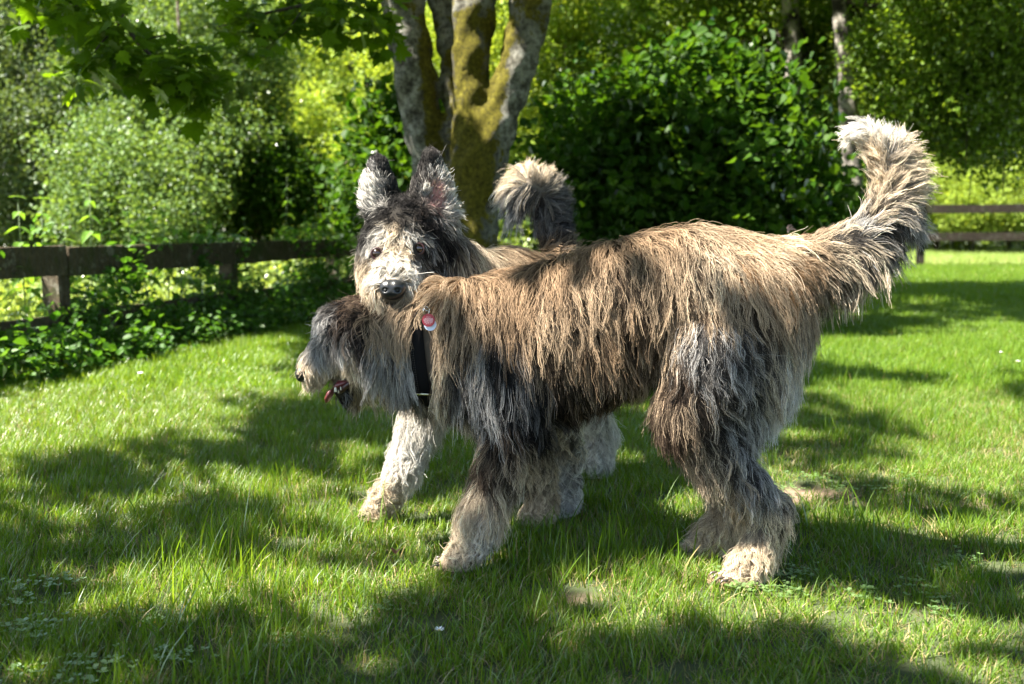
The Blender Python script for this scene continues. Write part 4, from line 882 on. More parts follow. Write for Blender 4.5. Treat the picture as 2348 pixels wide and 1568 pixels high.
# ears
for tip, bases in (((866, 376), ((848, 474), (862, 482), (878, 480), (894, 474))), ((988, 362), ((960, 474), (982, 486), (1006, 492), (1030, 490)))):
    for i, b_ in enumerate(bases):
        yb_ = 2.245 + (.018 if 0 < i < 3 else 0.0)
        B.chain((b_[0], b_[1], yb_, .010), ((b_[0] * .55 + tip[0] * .45) + (b_[0] - tip[0]) * .14, (b_[1] * .5 + tip[1] * .5), yb_, .0065), (tip[0], tip[1], 2.25, .003))
CTL_B = [
 # crown and forehead
 (900,500,-.1,.6,2.6,'black','char',0.3,0.4,0.8), (930,480,.1,-.4,2.2,'black','char',0.3,0.4,0.8), (960,490,.4,.3,2.6,'black','dbrown',0.3,0.35,0.8), (925,512,-.1,.8,2.6,'black','char',0.35,0.4,0.8), (860,510,-.6,.7,3,'black','char',0.2,0.3,0.4), (840,545,-.2,1,3.5,'black','char',0.2,0.2,0.3), (885,485,-.3,.3,2.4,'black','char',0.2,0.4,0.6), (990,520,.6,.7,4,'black','char',0.1,0.3,0.4), (965,520,.5,.8,3,'black','char',0.1,0.3,0.4), (1015,560,.5,1,8,'black','char',0.12,0.4,0.3), (990,560,.4,1,5,'black','lgrey',0.3,0.4,0.3), (1010,610,.35,1,9,'black','lgrey',0.35,0.35,0.3), (1045,600,.4,1,9,'dbrown','cream',0.6,0.35,0.3), (1040,650,.3,1,9,'brown','cream',0.7,0.35,0.3), (1000,660,.2,1,8,'dgrey','cream',0.6,0.35,0.4), (975,640,.35,1,6,'dgrey','white',0.7,0.35,0.3),
 # brows, bridge, muzzle
 (880,540,-.8,.6,3.6,'lgrey','white',0.85,0.45,0.4), (905,530,-.1,1,3,'sand','cream',0.8,0.5,0.5), (935,537,.8,.5,3.4,'lgrey','white',0.8,0.4,0.4), (968,550,.9,.5,4,'grey','white',0.7,0.35,0.3), (858,560,-.7,.7,3.4,'lgrey','white',0.75,0.4,0.4), (900,570,-.3,.8,3,'sand','cream',0.95,0.5,0.5), (920,575,.5,.7,2.5,'sand','cream',0.9,0.4,0.4), (955,572,.4,.8,0.6,'black','black',0.1,0.05,0.1), (944,560,.6,.4,1.2,'black','dbrown',0.2,0.1,0.1), (972,580,.5,.8,1.5,'black','char',0.2,0.1,0.1), (950,586,.4,.9,1.6,'dbrown','grey',0.3,0.1,0.1), (862,582,-.3,.8,0.6,'black','brown',0.1,0.05,0.1), (874,576,-.6,.6,1.2,'dbrown','grey',0.3,0.1,0.1),
 (885,600,-.7,.8,3,'sand','white',0.8,0.4,0.5), (905,600,.1,-.6,1.8,'cream','white',0.85,0.4,0.5), (925,605,.7,.8,3,'sand','white',0.8,0.35,0.5), (945,612,.5,1,3.5,'grey','white',0.75,0.25,0.3), (870,630,-.5,1,4,'sand','white',0.8,0.35,0.5), (935,640,.5,1,4.5,'sand','white',0.8,0.3,0.4), (900,630,.0,-.7,2,'cream','white',0.95,0.45,0.3), (845,610,-.3,1,4,'brown','cream',0.65,0.35,0.3), (850,650,-.3,1,5,'sand','cream',0.85,0.4,0.4),
 (872,668,-.3,1,4.5,'sand','cream',0.85,0.4,0.5), (928,672,.4,1,5.5,'sand','cream',0.8,0.4,0.5), (900,692,.0,1,3,'dbrown','brown',0.5,0.3,0.5), (880,695,-.2,1,3.5,'brown','sand',0.6,0.35,0.6), (920,695,.2,1,3.5,'brown','sand',0.6,0.35,0.6), (960,680,.2,1,6,'brown','sand',0.6,0.35,0.6),
 # ears
 (848,460,-.7,-.5,2.55,'grey','white',0.8,0.35,0.1), (850,420,-.6,-.9,2.1,'grey','white',0.8,0.3,0.1), (857,385,-.3,-1,0.99,'dgrey','lgrey',0.6,0.12,0.1), (864,368,.0,-1,0.72,'black','char',0.1,0.09,0.1), (877,400,.1,-1,1.35,'black','black',0.05,0.15,0.1), (888,440,.1,-1,1.5,'black','black',0.05,0.2,0.1), (864,450,-.5,-.9,2.1,'grey','white',0.8,0.2,0.1), (865,415,-.4,-1,1.8,'grey','white',0.75,0.2,0.1), (900,460,.2,-.8,1.8,'black','char',0.1,0.3,0.4),
 (958,455,-.2,-1,1.65,'black','black',0.1,0.25,0.1), (966,410,-.1,-1,1.35,'black','black',0.1,0.2,0.1), (980,372,-.0,-1,0.72,'black','char',0.1,0.09,0.1), (976,440,.2,-1,2.25,'grey','white',0.75,0.2,0.1), (988,400,.3,-1,1.65,'dgrey','lgrey',0.7,0.2,0.1), (1004,455,.3,-1,0.525,'pink','pink',0.5,0.1,0.1), (1000,428,.3,-1,0.675,'pink','sand',0.4,0.1,0.1), (1024,450,.8,-.7,2.1,'lgrey','white',0.85,0.35,0.1), (1010,410,.6,-.9,1.8,'grey','white',0.8,0.3,0.1), (1032,485,.9,-.1,3,'lgrey','white',0.8,0.35,0.1), (1000,490,.3,.3,2.4,'black','grey',0.4,0.3,0.2),
 # neck and back
 (1080,590,.7,1,7,'brown','cream',0.65,0.3,0.3), (1130,580,1,.5,7,'brown','sand',0.75,0.3,0.3), (1200,585,1,.3,6,'brown','tan',0.8,0.3,0.3), (1260,590,1,.2,5,'brown','tan',0.8,0.3,0.3), (1075,630,.6,1,8,'char','grey',0.5,0.3,0.3), (1150,625,.9,.7,8,'dbrown','sand',0.6,0.3,0.3), (1220,640,.6,1,7,'dbrown','tan',0.6,0.3,0.3),
 (960,860,.0,1,7,'dgrey','cream',0.7,0.3,0.4), (1050,850,.0,1,7,'dgrey','lgrey',0.5,0.3,0.4), (1150,860,.1,1,6,'lgrey','white',0.7,0.3,0.4), (1250,860,.1,1,6,'lgrey','white',0.8,0.3,0.4),
 # legs
 (985,930,.0,1,6,'lgrey','white',0.85,0.35,0.4), (950,980,-.2,1,5,'lgrey','white',0.85,0.35,0.5), (985,1010,.2,1,4.09,'lgrey','white',0.85,0.24,0.6), (910,1060,-.3,1,3.07,'cream','white',0.9,0.24,0.9), (950,1080,.3,1,4.09,'cream','white',0.9,0.24,0.9), (880,1120,-.3,1,2.75,'sand','cream',0.9,0.168,1.7), (910,1140,.2,1,3.05,'sand','cream',0.9,0.168,1.7), (860,1160,-.6,.8,2.13,'sand','cream',0.9,0.168,1.53), (838,1182,-1,.3,1.1,'sand','cream',0.9,0.126,0.68),
 (1150,980,.0,1,3.4,'lgrey','white',0.9,0.35,0.6), (1175,1060,.0,1,2.49,'lgrey','white',0.9,0.21,0.7), (1170,1120,-.2,1,1.87,'lgrey','white',0.9,0.21,1.19),
 (1275,950,.1,1,3.4,'grey','cream',0.6,0.35,0.5), (1305,1020,.2,1,2.98,'char','cream',0.5,0.21,0.5), (1285,1080,.0,1,2.49,'lgrey','white',0.75,0.21,0.5), (1310,1100,.2,1,3.11,'dgrey','white',0.65,0.21,0.85), (1290,1150,.0,1,1.87,'lgrey','white',0.75,0.21,0.85),
 (1340,940,.0,1,5,'lgrey','white',0.9,0.35,0.6), (1385,990,.4,1,4.5,'lgrey','white',0.9,0.4,0.9), (1355,1020,-.4,1,3.29,'lgrey','white',0.9,0.24,0.9), (1370,1070,-.1,1,1.83,'lgrey','white',0.9,0.21,0.5),
 # tail, curled over in a plume
 (1290,590,.3,-.4,5,'dgrey','sand',0.5,0.4,0.3), (1262,540,.0,-1,4.08,'dbrown','grey',0.4,0.4,0.3), (1285,530,.6,-.5,4.08,'char','blue',0.5,0.4,0.3), (1282,480,.8,-.4,4.08,'dgrey','grey',0.6,0.5,0.3), (1250,490,-.3,.8,4.9,'dgrey','grey',0.6,0.5,0.3), (1270,440,.9,-.4,4.5,'dgrey','grey',0.6,0.5,0.3), (1250,415,.5,-1,4.5,'grey','cream',0.65,0.5,0.2), (1220,405,-.3,-1,4.9,'lgrey','cream',0.85,0.6,0.2), (1190,420,-1,-.3,7.34,'lgrey','cream',0.9,0.5,0.2), (1180,450,-1,.4,6.5,'grey','lgrey',0.65,0.5,0.2), (1185,480,-.5,1,8.16,'grey','lgrey',0.65,0.4,0.2), (1215,440,-.4,1,7,'char','grey',0.55,0.4,0.2), (1200,465,-.5,1,7.5,'dgrey','lgrey',0.55,0.4,0.2),
]
def skinB(v, col):
    uv = UV(v); w = np.exp(-(((uv[:, 0] - 1003) / 17) ** 2 + ((uv[:, 1] - 452) / 34) ** 2) ** 2)[:, None]
    return col * (1 - w) + np.array([.40, .20, .18]) * w
dog2 = empty('dog', (float(P(1150, 800, 2.5)[0]), 2.5, 0), 'shaggy dog with erect ears and pale face resting its chin over the other dog', 'dog')
vB, fB = B.mesh(.0085)
bodyB = link('body', skin_data('dog body behind', B, vB, fB, CTL_B, M_SKIN, skinB), dog2)
def on_face(x, y):
    Yr = np.arange(2.0, 2.3, .0005); q = np.array([P(x, y, t) for t in Yr]); j = int(np.argmax(B.sdf(q) < 0)); return q[j]
EYES = [on_face(960, 570), on_face(864, 581)]
def killB(p):
    k = np.zeros(len(p), bool)
    for e, r in zip(EYES, (.013, .009)): k |= np.linalg.norm(p - e, axis=1) < r
    k |= np.linalg.norm(p - P(900, 664, 2.055), axis=1) < .024
    return k
def wB(p):
    uv = UV(p); w = np.ones(len(p)); w[(uv[:, 0] < 1060) & (uv[:, 1] < 760)] = 2.6; w[(uv[:, 1] > 950)] = 1.6; w[(uv[:, 1] < 580) & (uv[:, 0] > 1120)] = 2.4
    return w
groom('coat', B, vB, fB, CTL_B, 15000, 9, M_FUR, bodyB, wB, killB, seed=5, trim=[(EYES[0], EYES[0] * .93 + np.array([0, 0, HC * .07]), .0125), (EYES[1], EYES[1] * .93 + np.array([0, 0, HC * .07]), .0095), (P(900, 664, 2.055), P(900, 664, 1.95), .0235)])
nose_part(P(900, 664, 2.055), .0262, bodyB, (-.03, -1, .12), 1.05)
for e in EYES:
    m = MB(); m.ball(e + [0, .004, 0], .0125, 24, 16); eo = m.build('eye', M_EYE, bodyB); m = MB(); torus(m, e + [0, -.0035, 0], .0112, (0, -1, .05), .0022); m.build('eyelid', M_GUM, eo)
m = MB(); m.tube([P(880, 690, 2.07), P(890, 686, 2.062), P(900, 683, 2.06), P(911, 686, 2.062), P(922, 690, 2.07)], [.003, .0042, .0045, .0042, .003], 8); m.build('lip', M_GUM, bodyB)
claws(bodyB, P(832, 1184, 2.35), (-1, -.2, 0)); claws(bodyB, P(1352, 1082, 2.755), (-.4, -1, 0)); claws(bodyB, P(1270, 1180, 2.375), (-.4, -1, 0))
# ---------------------------------------------------------------- big broad-leaved bush
bush = empty('large_bush', tuple(P(1540, 600, 7.0)[:2]) + (0,), 'large dark green broad-leaved bush right of the mossy tree', 'bush')
bl = [L(1560, 330, 7.0, .62), L(1400, 380, 7.0, .52), L(1700, 350, 7.0, .55), L(1560, 225, 7.1, .44), L(1330, 300, 7.2, .32), L(1450, 250, 7.1, .34), L(1680, 225, 7.1, .36), L(1820, 400, 7.2, .36), L(1790, 280, 7.2, .30),
      L(1500, 480, 6.9, .55), L(1680, 490, 6.9, .55), L(1350, 480, 6.9, .42), L(1830, 500, 7.1, .35), L(1590, 130, 7.2, .20), L(1740, 175, 7.2, .2), L(1260, 440, 7.2, .22), L(1900, 470, 7.3, .2), L(1560, 620, 6.9, .6), L(1720, 620, 6.9, .55), L(1400, 620, 6.9, .5), L(1850, 600, 7, .3)]
bp = lobes_pts(bl, 38, 71, shell=.35, wob=.7); crown(bush, K_BROAD, bp, 71, .75, 1.2)
m = MB(); b0 = np.array([bush.location[0], 7.1, -.05])
for i in range(16):
    c = np.array(bl[i % len(bl)][0]) + rng.normal(size=3) * .1; s_ = b0 + [random.uniform(-.25, .25), random.uniform(-.2, .2), 0]
    m.tube([s_, (s_ + c) / 2 + [0, 0, .15], c], [.022, .015, .004], 6)
m.build('stems', M_TWIG, bush, kind='stuff')
def leaf_parts(parent, kind, mat, pts, s, seed, up=.4, name='leaf', face=None):
    r = np.random.default_rng(seed); meshes = []
    for i in range(5):
        v, f = leaf_shape(kind, s * (.8 + .1 * i)); v[:, 2] *= 1 + .3 * i; me = mesh_data(mat.name, v, f, mat, smooth=False); set_attr(me, 'lv', 'FLOAT', 'POINT', [r.random()] * len(v)); meshes.append(me)
    base = world_loc(parent)
    for i, p in enumerate(pts):
        o = bpy.data.objects.new(name, meshes[i % 5]); C.objects.link(o); o.parent = parent
        R = rotm(r, up)
        if face is not None and r.random() < .6:
            z = np.array(face) + r.normal(size=3) * .45; z /= np.linalg.norm(z); a = np.array([0, 0, -1.0]) + r.normal(size=3) * .5; yv = a - z * (a @ z); yv /= np.linalg.norm(yv); R = np.stack([np.cross(yv, z), yv, z], 1)
        from mathutils import Matrix
        M = Matrix(R.tolist()).to_4x4(); M.translation = Vector(p) - base; o.matrix_local = M
fr = []
for (c, R) in bl[:19]:
    R = np.array(R); n = int(17 * (R[0] / .5) ** 2) + 4; d = rng.normal(size=(n, 3)); d[:, 1] = -abs(d[:, 1]) - .3; d[:, 2] += .2; d /= np.linalg.norm(d, axis=1, keepdims=True); fr.append(np.array(c) + d * R * 1.04)
fr = np.concatenate(fr); fr = fr[fr[:, 2] > .45][:290]
leaf_parts(bush, 'oval', M_BROAD, fr, .070, 72, face=(-.2, -.8, .5))

# ---------------------------------------------------------------- mossy tree of several stems
TY = 6.0; px = TY / FPX
T = Body(.02)
def st_(*n): T.chain(*[(a, b, Y, r * px) for a, b, Y, r in n])
st_((1090, 830, 6.0, 64), (1090, 760, 6.0, 52), (1090, 640, 6.0, 46), (1090, 520, 6.0, 46), (1094, 430, 6.0, 50), (1096, 371, 6.0, 58), (1088, 300, 6.0, 48))
st_((1060, 700, 6.15, 50), (1032, 560, 6.2, 50), (996, 420, 6.2, 43), (972, 300, 6.2, 43), (955, 200, 6.2, 43), (938, 100, 6.2, 44), (924, 0, 6.2, 45), (908, -150, 6.2, 44), (880, -450, 6.2, 36), (800, -800, 6.1, 22))
st_((1046, 400, 6.1, 20), (1041, 300, 6.15, 19), (1036, 200, 6.2, 20), (1028, 100, 6.25, 23), (1013, 0, 6.3, 26), (1000, -150, 6.3, 25), (960, -500, 6.4, 18))
st_((1088, 300, 6.0, 44), (1079, 220, 6.0, 36), (1081, 120, 6.0, 37), (1086, 40, 6.0, 43), (1092, -40, 6.0, 46), (1100, -200, 6.0, 42), (1090, -600, 5.8, 30), (1060, -1000, 5.6, 14))
st_((1100, 380, 6.0, 52), (1138, 290, 5.97, 40), (1166, 212, 5.95, 38), (1186, 150, 5.95, 37), (1204, 80, 5.95, 39), (1217, 0, 5.95, 42), (1226, -120, 5.95, 42), (1260, -400, 5.9, 34), (1320, -800, 5.8, 18))
v, f = T.mesh(.022)
nr = T.grad(v); wob_ = .006 * (np.sin(v @ np.array([40, 23, 17.])) + np.sin(v @ np.array([-31, 45, 29.]))) + .004 * np.sin(v @ np.array([90, 70, 60.])); v = v + nr * wob_[:, None]
uvv = UV(v); ms = np.full(len(v), .30)
def near_line(p0, p1, sg):
    a, b = np.array(p0, float), np.array(p1, float); t = np.clip(((uvv - a) @ (b - a)) / ((b - a) @ (b - a)), 0, 1); return np.exp(-((uvv - a - t[:, None] * (b - a)) ** 2).sum(1) / sg ** 2)
ms += .75 * near_line((1078, 60), (1078, 420), 40) + .6 * near_line((975, 60), (1000, 380), 22) + .75 * near_line((1160, 60), (1130, 260), 22) + .6 * near_line((1095, 300), (1090, 560), 40) + .4 * near_line((1210, 30), (1215, -80), 40)
ms -= .55 * near_line((925, 80), (950, 380), 22) + .5 * near_line((1195, 130), (1165, 300), 24) + .25 * near_line((1115, 500), (1115, 600), 20)
tme = mesh_data('trunk', v, f, M_MOSSY); set_attr(tme, 'moss', 'FLOAT', 'POINT', ms)
mtree = empty('mossy_maple_tree', (float(P(1090, 780, 6.0)[0]), 6.0, 0), 'maple with four mossy stems forking behind the dogs', 'tree')
link('trunk', tme, mtree)

# overhanging boughs in the upper left, leaf by leaf
br = []
m = MB(); B1 = [P(240, -160, 4.7), P(268, -20, 4.6), P(282, 45, 4.55), P(312, 95, 4.5), P(350, 130, 4.5), P(400, 190, 4.5)]; m.tube(B1, [.020, .014, .011, .009, .007, .004], 7)
m.tube([B1[2], P(240, 90, 4.4), P(190, 150, 4.35)], [.006, .004, .002], 5); m.tube([B1[3], P(380, 80, 4.6), P(440, 120, 4.6)], [.006, .004, .002], 5); m.tube([B1[1], P(200, 10, 4.4), P(130, 20, 4.4)], [.006, .004, .002], 5)
bough1 = m.build('bough', M_TWIG, mtree)
m = MB(); B2 = [P(900, -60, 5.3), P(800, -8, 5.2), P(700, 12, 5.1), P(620, 28, 5.05), P(560, 42, 5.0), P(500, 62, 5.0)]; m.tube(B2, [.018, .013, .010, .008, .006, .003], 7)
m.tube([B2[2], P(660, 70, 5.0), P(610, 110, 5.0)], [.005, .003, .002], 5); m.tube([B2[1], P(760, 60, 5.2), P(740, 110, 5.2)], [.005, .003, .002], 5)
bough2 = m.build('bough', M_TWIG, mtree)
def cloud(lst, seed):
    r = np.random.default_rng(seed); o = []
    for (x_, y_, sx, sy, Y_, n) in lst:
        for _ in range(n): o.append(P(x_ + r.normal() * sx, y_ + r.normal() * sy, Y_ + r.normal() * .16))
    return np.array(o)
c1 = [(200, 170, 28, 18, 4.35, 12), (270, 120, 45, 25, 4.45, 28), (330, 170, 50, 22, 4.5, 30), (420, 170, 40, 28, 4.55, 28), (440, 225, 30, 16, 4.55, 22), (370, 230, 25, 10, 4.5, 8), (120, 20, 50, 22, 4.4, 14), (210, 40, 50, 25, 4.4, 22), (60, 0, 40, 14, 4.4, 8)]
c2 = [(560, 45, 40, 25, 5.0, 16), (650, 60, 45, 35, 5.05, 22), (740, 70, 45, 38, 5.15, 22), (830, 40, 35, 30, 5.25, 18), (700, 0, 80, 16, 5.1, 20), (600, 110, 22, 25, 5.0, 12), (860, 100, 20, 30, 5.4, 8)]
kb = clumps('maple', 7, .11, .072, M_MAPLE, 3, 41, .8)
crown(bough1, kb, cloud([(a, b - 12, c * .9, d * .8, e + .15, max(2, n_ // 3)) for a, b, c, d, e, n_ in c1], 15), 84, name='leaf_mass'); crown(bough2, kb, cloud([(a, b - 12, c * .9, d * .8, e + .15, max(2, n_ // 3)) for a, b, c, d, e, n_ in c2], 16), 85, name='leaf_mass')
leaf_parts(bough1, 'maple', M_MAPLE, cloud(c1, 5), .074, 81, up=.5, face=(.1, -.5, .8)); leaf_parts(bough2, 'maple', M_MAPLE, cloud(c2, 6), .074, 82, up=.5, face=(0, -.5, .8))

# unseen crown of the mossy tree, its gaps cut to shape the dappled shade
LIT = [   # sunlit patches of the lawn (picture outlines of where the light falls)
 [(-400, 850), (0, 862), (150, 835), (330, 800), (480, 785), (650, 780), (700, 850), (720, 930), (600, 900), (500, 925), (480, 950), (580, 975), (620, 990), (440, 1000), (300, 1012), (180, 1040), (60, 1035), (-400, 1035)],
 [(-300, 1040), (90, 1050), (60, 1095), (-300, 1100)], [(120, 1165), (400, 1150), (380, 1185), (130, 1200)], [(600, 1090), (820, 1110), (800, 1150), (620, 1140)], [(230, 1300), (420, 1280), (700, 1270), (960, 1290), (1010, 1340), (880, 1400), (560, 1430), (250, 1420), (140, 1360)],
 [(1280, 1400), (1500, 1350), (1700, 1370), (1640, 1420), (1400, 1460), (1200, 1500), (1100, 1480)], [(1850, 770), (2100, 745), (2347, 740), (2800, 750), (2800, 880), (2347, 870), (2200, 900), (2040, 860), (1880, 850)],
 [(1860, 890), (2000, 880), (2347, 920), (2900, 900), (2900, 1140), (2347, 1135), (2100, 1140), (1960, 1110), (2030, 1060), (2130, 1010), (2010, 960), (1880, 945)], [(1740, 1095), (1900, 1100), (1930, 1150), (1780, 1165)], [(1800, 985), (1960, 990), (1960, 1015), (1800, 1010)],
 [(1880, 735), (1960, 728), (1960, 738), (1880, 742)], [(2120, 640), (2347, 632), (2347, 645), (2120, 655)], [(2080, 690), (2347, 700), (2347, 708), (2090, 700)], [(2000, 1470), (2300, 1430), (2347, 1500), (2200, 1530)], [(640, 1480), (900, 1470), (800, 1510)]]
LITP = [(P(905, 590, 2.15), .10), (P(985, 380, 2.25), .07), (P(890, 1100, 2.33), .055), (P(1740, 575, 2.0), .075), (P(2040, 340, 2.0), .10), (P(2080, 430, 2.0), .09), (P(1220, 400, 2.8), .09), (P(1720, 1290, 1.93), .04), (P(1180, 190, 5.85), .13), (P(1075, 130, 5.95), .16), (P(1150, 230, 5.9), .08), (P(400, 220, 11.3), 1.1), (P(320, 380, 11.2), .9), (P(460, 360, 11.2), .7), (P(1560, 120, 7.0), .30), (P(1350, 230, 7.1), .15), (P(1750, 180, 7.1), .15), (P(880, 420, 7.6), .35)]  # spots the unseen crown is kept clear of so sun reaches them
n = 20000; dice = rng.random(n)
gx_ = rng.uniform(-6.5, 8.5, n); gy_ = rng.uniform(-.2, 13, n); hh = rng.uniform(3.0, 5.4, n); g3 = np.stack([gx_, gy_, np.zeros(n)], 1)
uvg = UV(np.where(g3[:, 1:2] < .9, np.array([[0, .9, 0]]), g3)); lit = np.zeros(n, bool)
wx_, wy_ = 26 * field(gx_, gy_, .09, 9), 11 * field(gx_, gy_, .09, 11)
for ox, oy in ((0, 0), (.06, 0), (-.06, 0), (0, .06), (0, -.06)):
    q_ = g3 + [ox, oy, 0]; q_[:, 1] = np.maximum(q_[:, 1], .9); uvg = UV(q_)
    for ip, pl in enumerate(LIT): lit |= in_poly(uvg[:, 0] + wx_, uvg[:, 1] + wy_, pl) & (dice < (.72 if ip in (4, 5, 14) else 2))
lit &= gy_ > .9
cpos = g3 + SV * (hh / SV[2])[:, None]
for q, r_q in LITP:
    dlt = cpos - q; dl = dlt - (dlt @ SV)[:, None] * SV; lit |= (np.linalg.norm(dl, axis=1) < r_q + .15) & ((dlt @ SV) > 0)
s_ = side(gx_, gy_); keep = ~lit & (s_ > -.2 + .3 * field(gx_, gy_, .6, 8)) & (rng.random(n) < .90)
keep &= ~((gy_ > 7.5) & (rng.random(n) < .35))
uvc = UV(cpos); keep &= ~((cpos[:, 1] > .2) & (uvc[:, 1] > -110) & (uvc[:, 0] > -300) & (uvc[:, 0] < 2650))
cpos = cpos[keep]
print('canopy clumps', len(cpos))
crown(mtree, clumps('maple', 12, .15, .085, M_MAPLE, 4, 27, .9), cpos, 83, .8, 1.15)

# ---------------------------------------------------------------- left fence with weeds growing through it
fence = empty('wooden_fence', (float(FA[0]), float(FA[1]), 0), 'low weathered plank fence overgrown with weeds on the left', 'fence')
def fp(Y, off=0.0): t = (Y - FA[1]) / FD[1]; q = FA + FD * t + FN * off; return np.array([q[0], q[1], 0])
for (z, h) in ((.534, .155), (.20, .11)):
    for (y0, y1) in ((3.3, 5.32), (5.34, 7.2), (7.22, 9.15), (9.17, 11.3)):
        m = MB(); m.box(fp(y0, .045) + [0, 0, z + random.uniform(-.006, .006)], fp(y1, .045) + [0, 0, z + random.uniform(-.006, .006)], (0, 0, 1), .028, h, .0025, 8); m.build('plank', M_WOOD, fence, smooth=False)
for y_ in (3.4, 5.33, 7.21, 9.16, 11.2):
    m = MB(); q = fp(y_, -.02); m.box(q - [0, 0, .1], q + [0, 0, .60], (FD[0], FD[1], 0), .10, .10, .003, 5); m.build('post', M_WOOD, fence, smooth=False)
m = MB()
Lf = 7.2; y = 0.0
for i in range(int(Lf / .05)):
    t0 = i * .05
    for sgn in (1, -1):
        pts = []
        for k in range(13):
            z = .02 + k * .05; o_ = ((k % 2) if sgn > 0 else 1 - (k % 2)) * .025; q = FA + FD * (t0 - .9 + o_) + FN * .064; pts.append((q[0], q[1], z))
        m.tube(pts, .0008, 3, cap=False)
m.build('wire_mesh', M_GALV, fence, kind='stuff')
def along(n, y0, y1, o0, o1, z0, z1, zp=1.0):
    Y_ = rng.uniform(y0, y1, n); off = rng.uniform(o0, o1, n); t = (Y_ - FA[1]) / FD[1]; q = FA[None] + FD[None] * t[:, None] + FN[None] * off[:, None]; z = z0 + (z1 - z0) * rng.random(n) ** zp
    return np.concatenate([q, z[:, None]], 1)
p1 = along(1500, 3.6, 12, -.25, .50, .02, .24, 1.2); p1 = p1[p1[:, 2] < .25 - np.abs(side(p1[:, 0], p1[:, 1]) - .1) * .32]
p2 = along(1000, 3.6, 12, -.10, .20, .18, .54); t_ = p2[:, 1]; p2 = p2[(field(t_ * 1.2, p2[:, 2] * 2.5, .28, 13) > .22)]
p3 = along(130, 3.6, 12, -.12, .13, .46, .70); p3 = p3[field(p3[:, 1], p3[:, 2], .3, 14) > .15]
p4 = along(260, 9.0, 12.5, -.3, .6, .1, .75)
pp = np.concatenate([p1, p2, p3, p4]); n = len(pp); rot = rng.uniform(0, 6.28, (n, 3)); rot[:, :2] = rng.normal(size=(n, 2)) * .4
scatter('bramble_and_ivy', K_HEDGE, pp, rot, rng.uniform(.6, 1.15, n), kind='stuff', label='tangle of bramble and ivy leaves along the foot of the left fence')
# weeds beyond the fence, catching the sun
pw = along(420, 5.2, 13, -1.9, -.3, .05, .45, 1.5); n = len(pw); rot = rng.uniform(0, 6.28, (n, 3))
scatter('meadow_weeds', clumps('oval', 14, .12, .045, M_MEADOW, 3, 33, .7), pw, rot, rng.uniform(.6, 1.2, n), kind='stuff', label='sunlit weeds on the meadow side of the left fence')

# nettles standing above the rail
nett = [(40, 560, 450, 5.2, 'nettle standing against the far left picture edge'), (95, 565, 455, 5.3, 'nettle left of the fence post in the left foreground'), (150, 575, 520, 5.35, 'short nettle beside the leftmost fence post'), (205, 560, 425, 5.7, 'tall nettle right of the leftmost fence post'), (250, 565, 470, 5.9, 'nettle with broad leaves right of the tall nettle'), (285, 560, 415, 6.0, 'nettle rising highest in the middle of the fence weeds'), (322, 560, 440, 6.1, 'slender nettle beside the highest middle one'),
        (368, 560, 455, 6.3, 'nettle half way along the overgrown rail'), (400, 560, 470, 6.5, 'bushy nettle right of the middle of the rail'), (452, 560, 450, 6.7, 'nettle with drooping leaves above the rail'), (478, 560, 490, 6.9, 'small nettle at the right end of the nettle row'), (560, 550, 500, 7.4, 'low weed above the shaded rail'), (658, 550, 402, 8.0, 'tall sunlit nettle standing alone left of the dog'), (722, 550, 448, 8.4, 'sunlit nettle just right of the tall lone one'), (770, 550, 468, 8.7, 'sunlit nettle nearest to the dog with erect ears'), (700, 550, 490, 8.3, 'short sunlit nettle between two taller ones')]
nm_ = mesh_data('nettle leaf', *leaf_shape('nettle', 1.0), M_NETTLE, smooth=False)
set_attr(nm_, 'lv', 'FLOAT', 'POINT', [.6] * len(nm_.vertices))
from mathutils import Matrix
for i, (x_, y0, y1, Y_, lab) in enumerate(nett):
    Yb = Y_ + (.12 if Y_ < 7.9 else .35); top = P(x_, y1, Yb); base = np.array([top[0] + random.uniform(-.03, .03), Yb, 0.0])
    t = empty('nettle', tuple(base), lab, 'nettle', 'nettles growing along the left fence')
    m = MB(); mid = (base + top) / 2 + [random.uniform(-.02, .02), 0, 0]; m.tube([base, mid, top], [.004, .0035, .0015], 6); st = m.build('stem', M_STALK, t)
    nn_ = 7; H = top[2]
    for k in range(nn_):
        zt = .45 + .55 * (k / (nn_ - 1)); c = base + (top - base) * zt; ang = k * math.pi / 2 + i; s_ = .125 * (1.15 - .75 * zt ** 3) * random.uniform(.85, 1.1) * (.8 if Y_ > 7.9 else 1)
        for sgn in (0, math.pi):
            a = ang + sgn; d = np.array([math.cos(a), math.sin(a), -.15 - .45 * random.random() + (.5 if k == nn_ - 1 else 0)]); d /= np.linalg.norm(d); z = np.array([0, 0, 1.0]) - d * d[2]; z /= np.linalg.norm(z)
            M = Matrix(np.stack([np.cross(d, z), d, z], 1).tolist()).to_4x4() @ Matrix.Scale(s_, 4); M.translation = Vector(c - base)
            o = bpy.data.objects.new('leaf', nm_); C.objects.link(o); o.parent = t; o.matrix_local = M

# ---------------------------------------------------------------- right fence
fr_ = empty('rail_fence', (float(P(2230, 540, 19)[0]), 19.0, 0), 'distant two-rail wooden fence between shaded lawn and sunlit meadow on the right', 'fence')
x0 = P(1850, 540, 19)[0]
for (z, h) in ((1.08, .16), (.56, .16)):
    for k in range(4):
        m = MB(); m.box((x0 + k * 2.2, 19 + .02 * k, z), (x0 + k * 2.2 + 2.18, 19 + .02 * k, z + random.uniform(-.02, .02)), (0, 0, 1), .05, h, .004, 4); m.build('rail', M_WOOD_SHADE, fr_, smooth=False)
for k in range(5):
    m = MB(); m.box((x0 + k * 2.2, 19.09, -.1), (x0 + k * 2.2, 19.09, 1.25), (1, 0, 0), .12, .12, .004, 4); m.build('post', M_WOOD_SHADE, fr_, smooth=False)

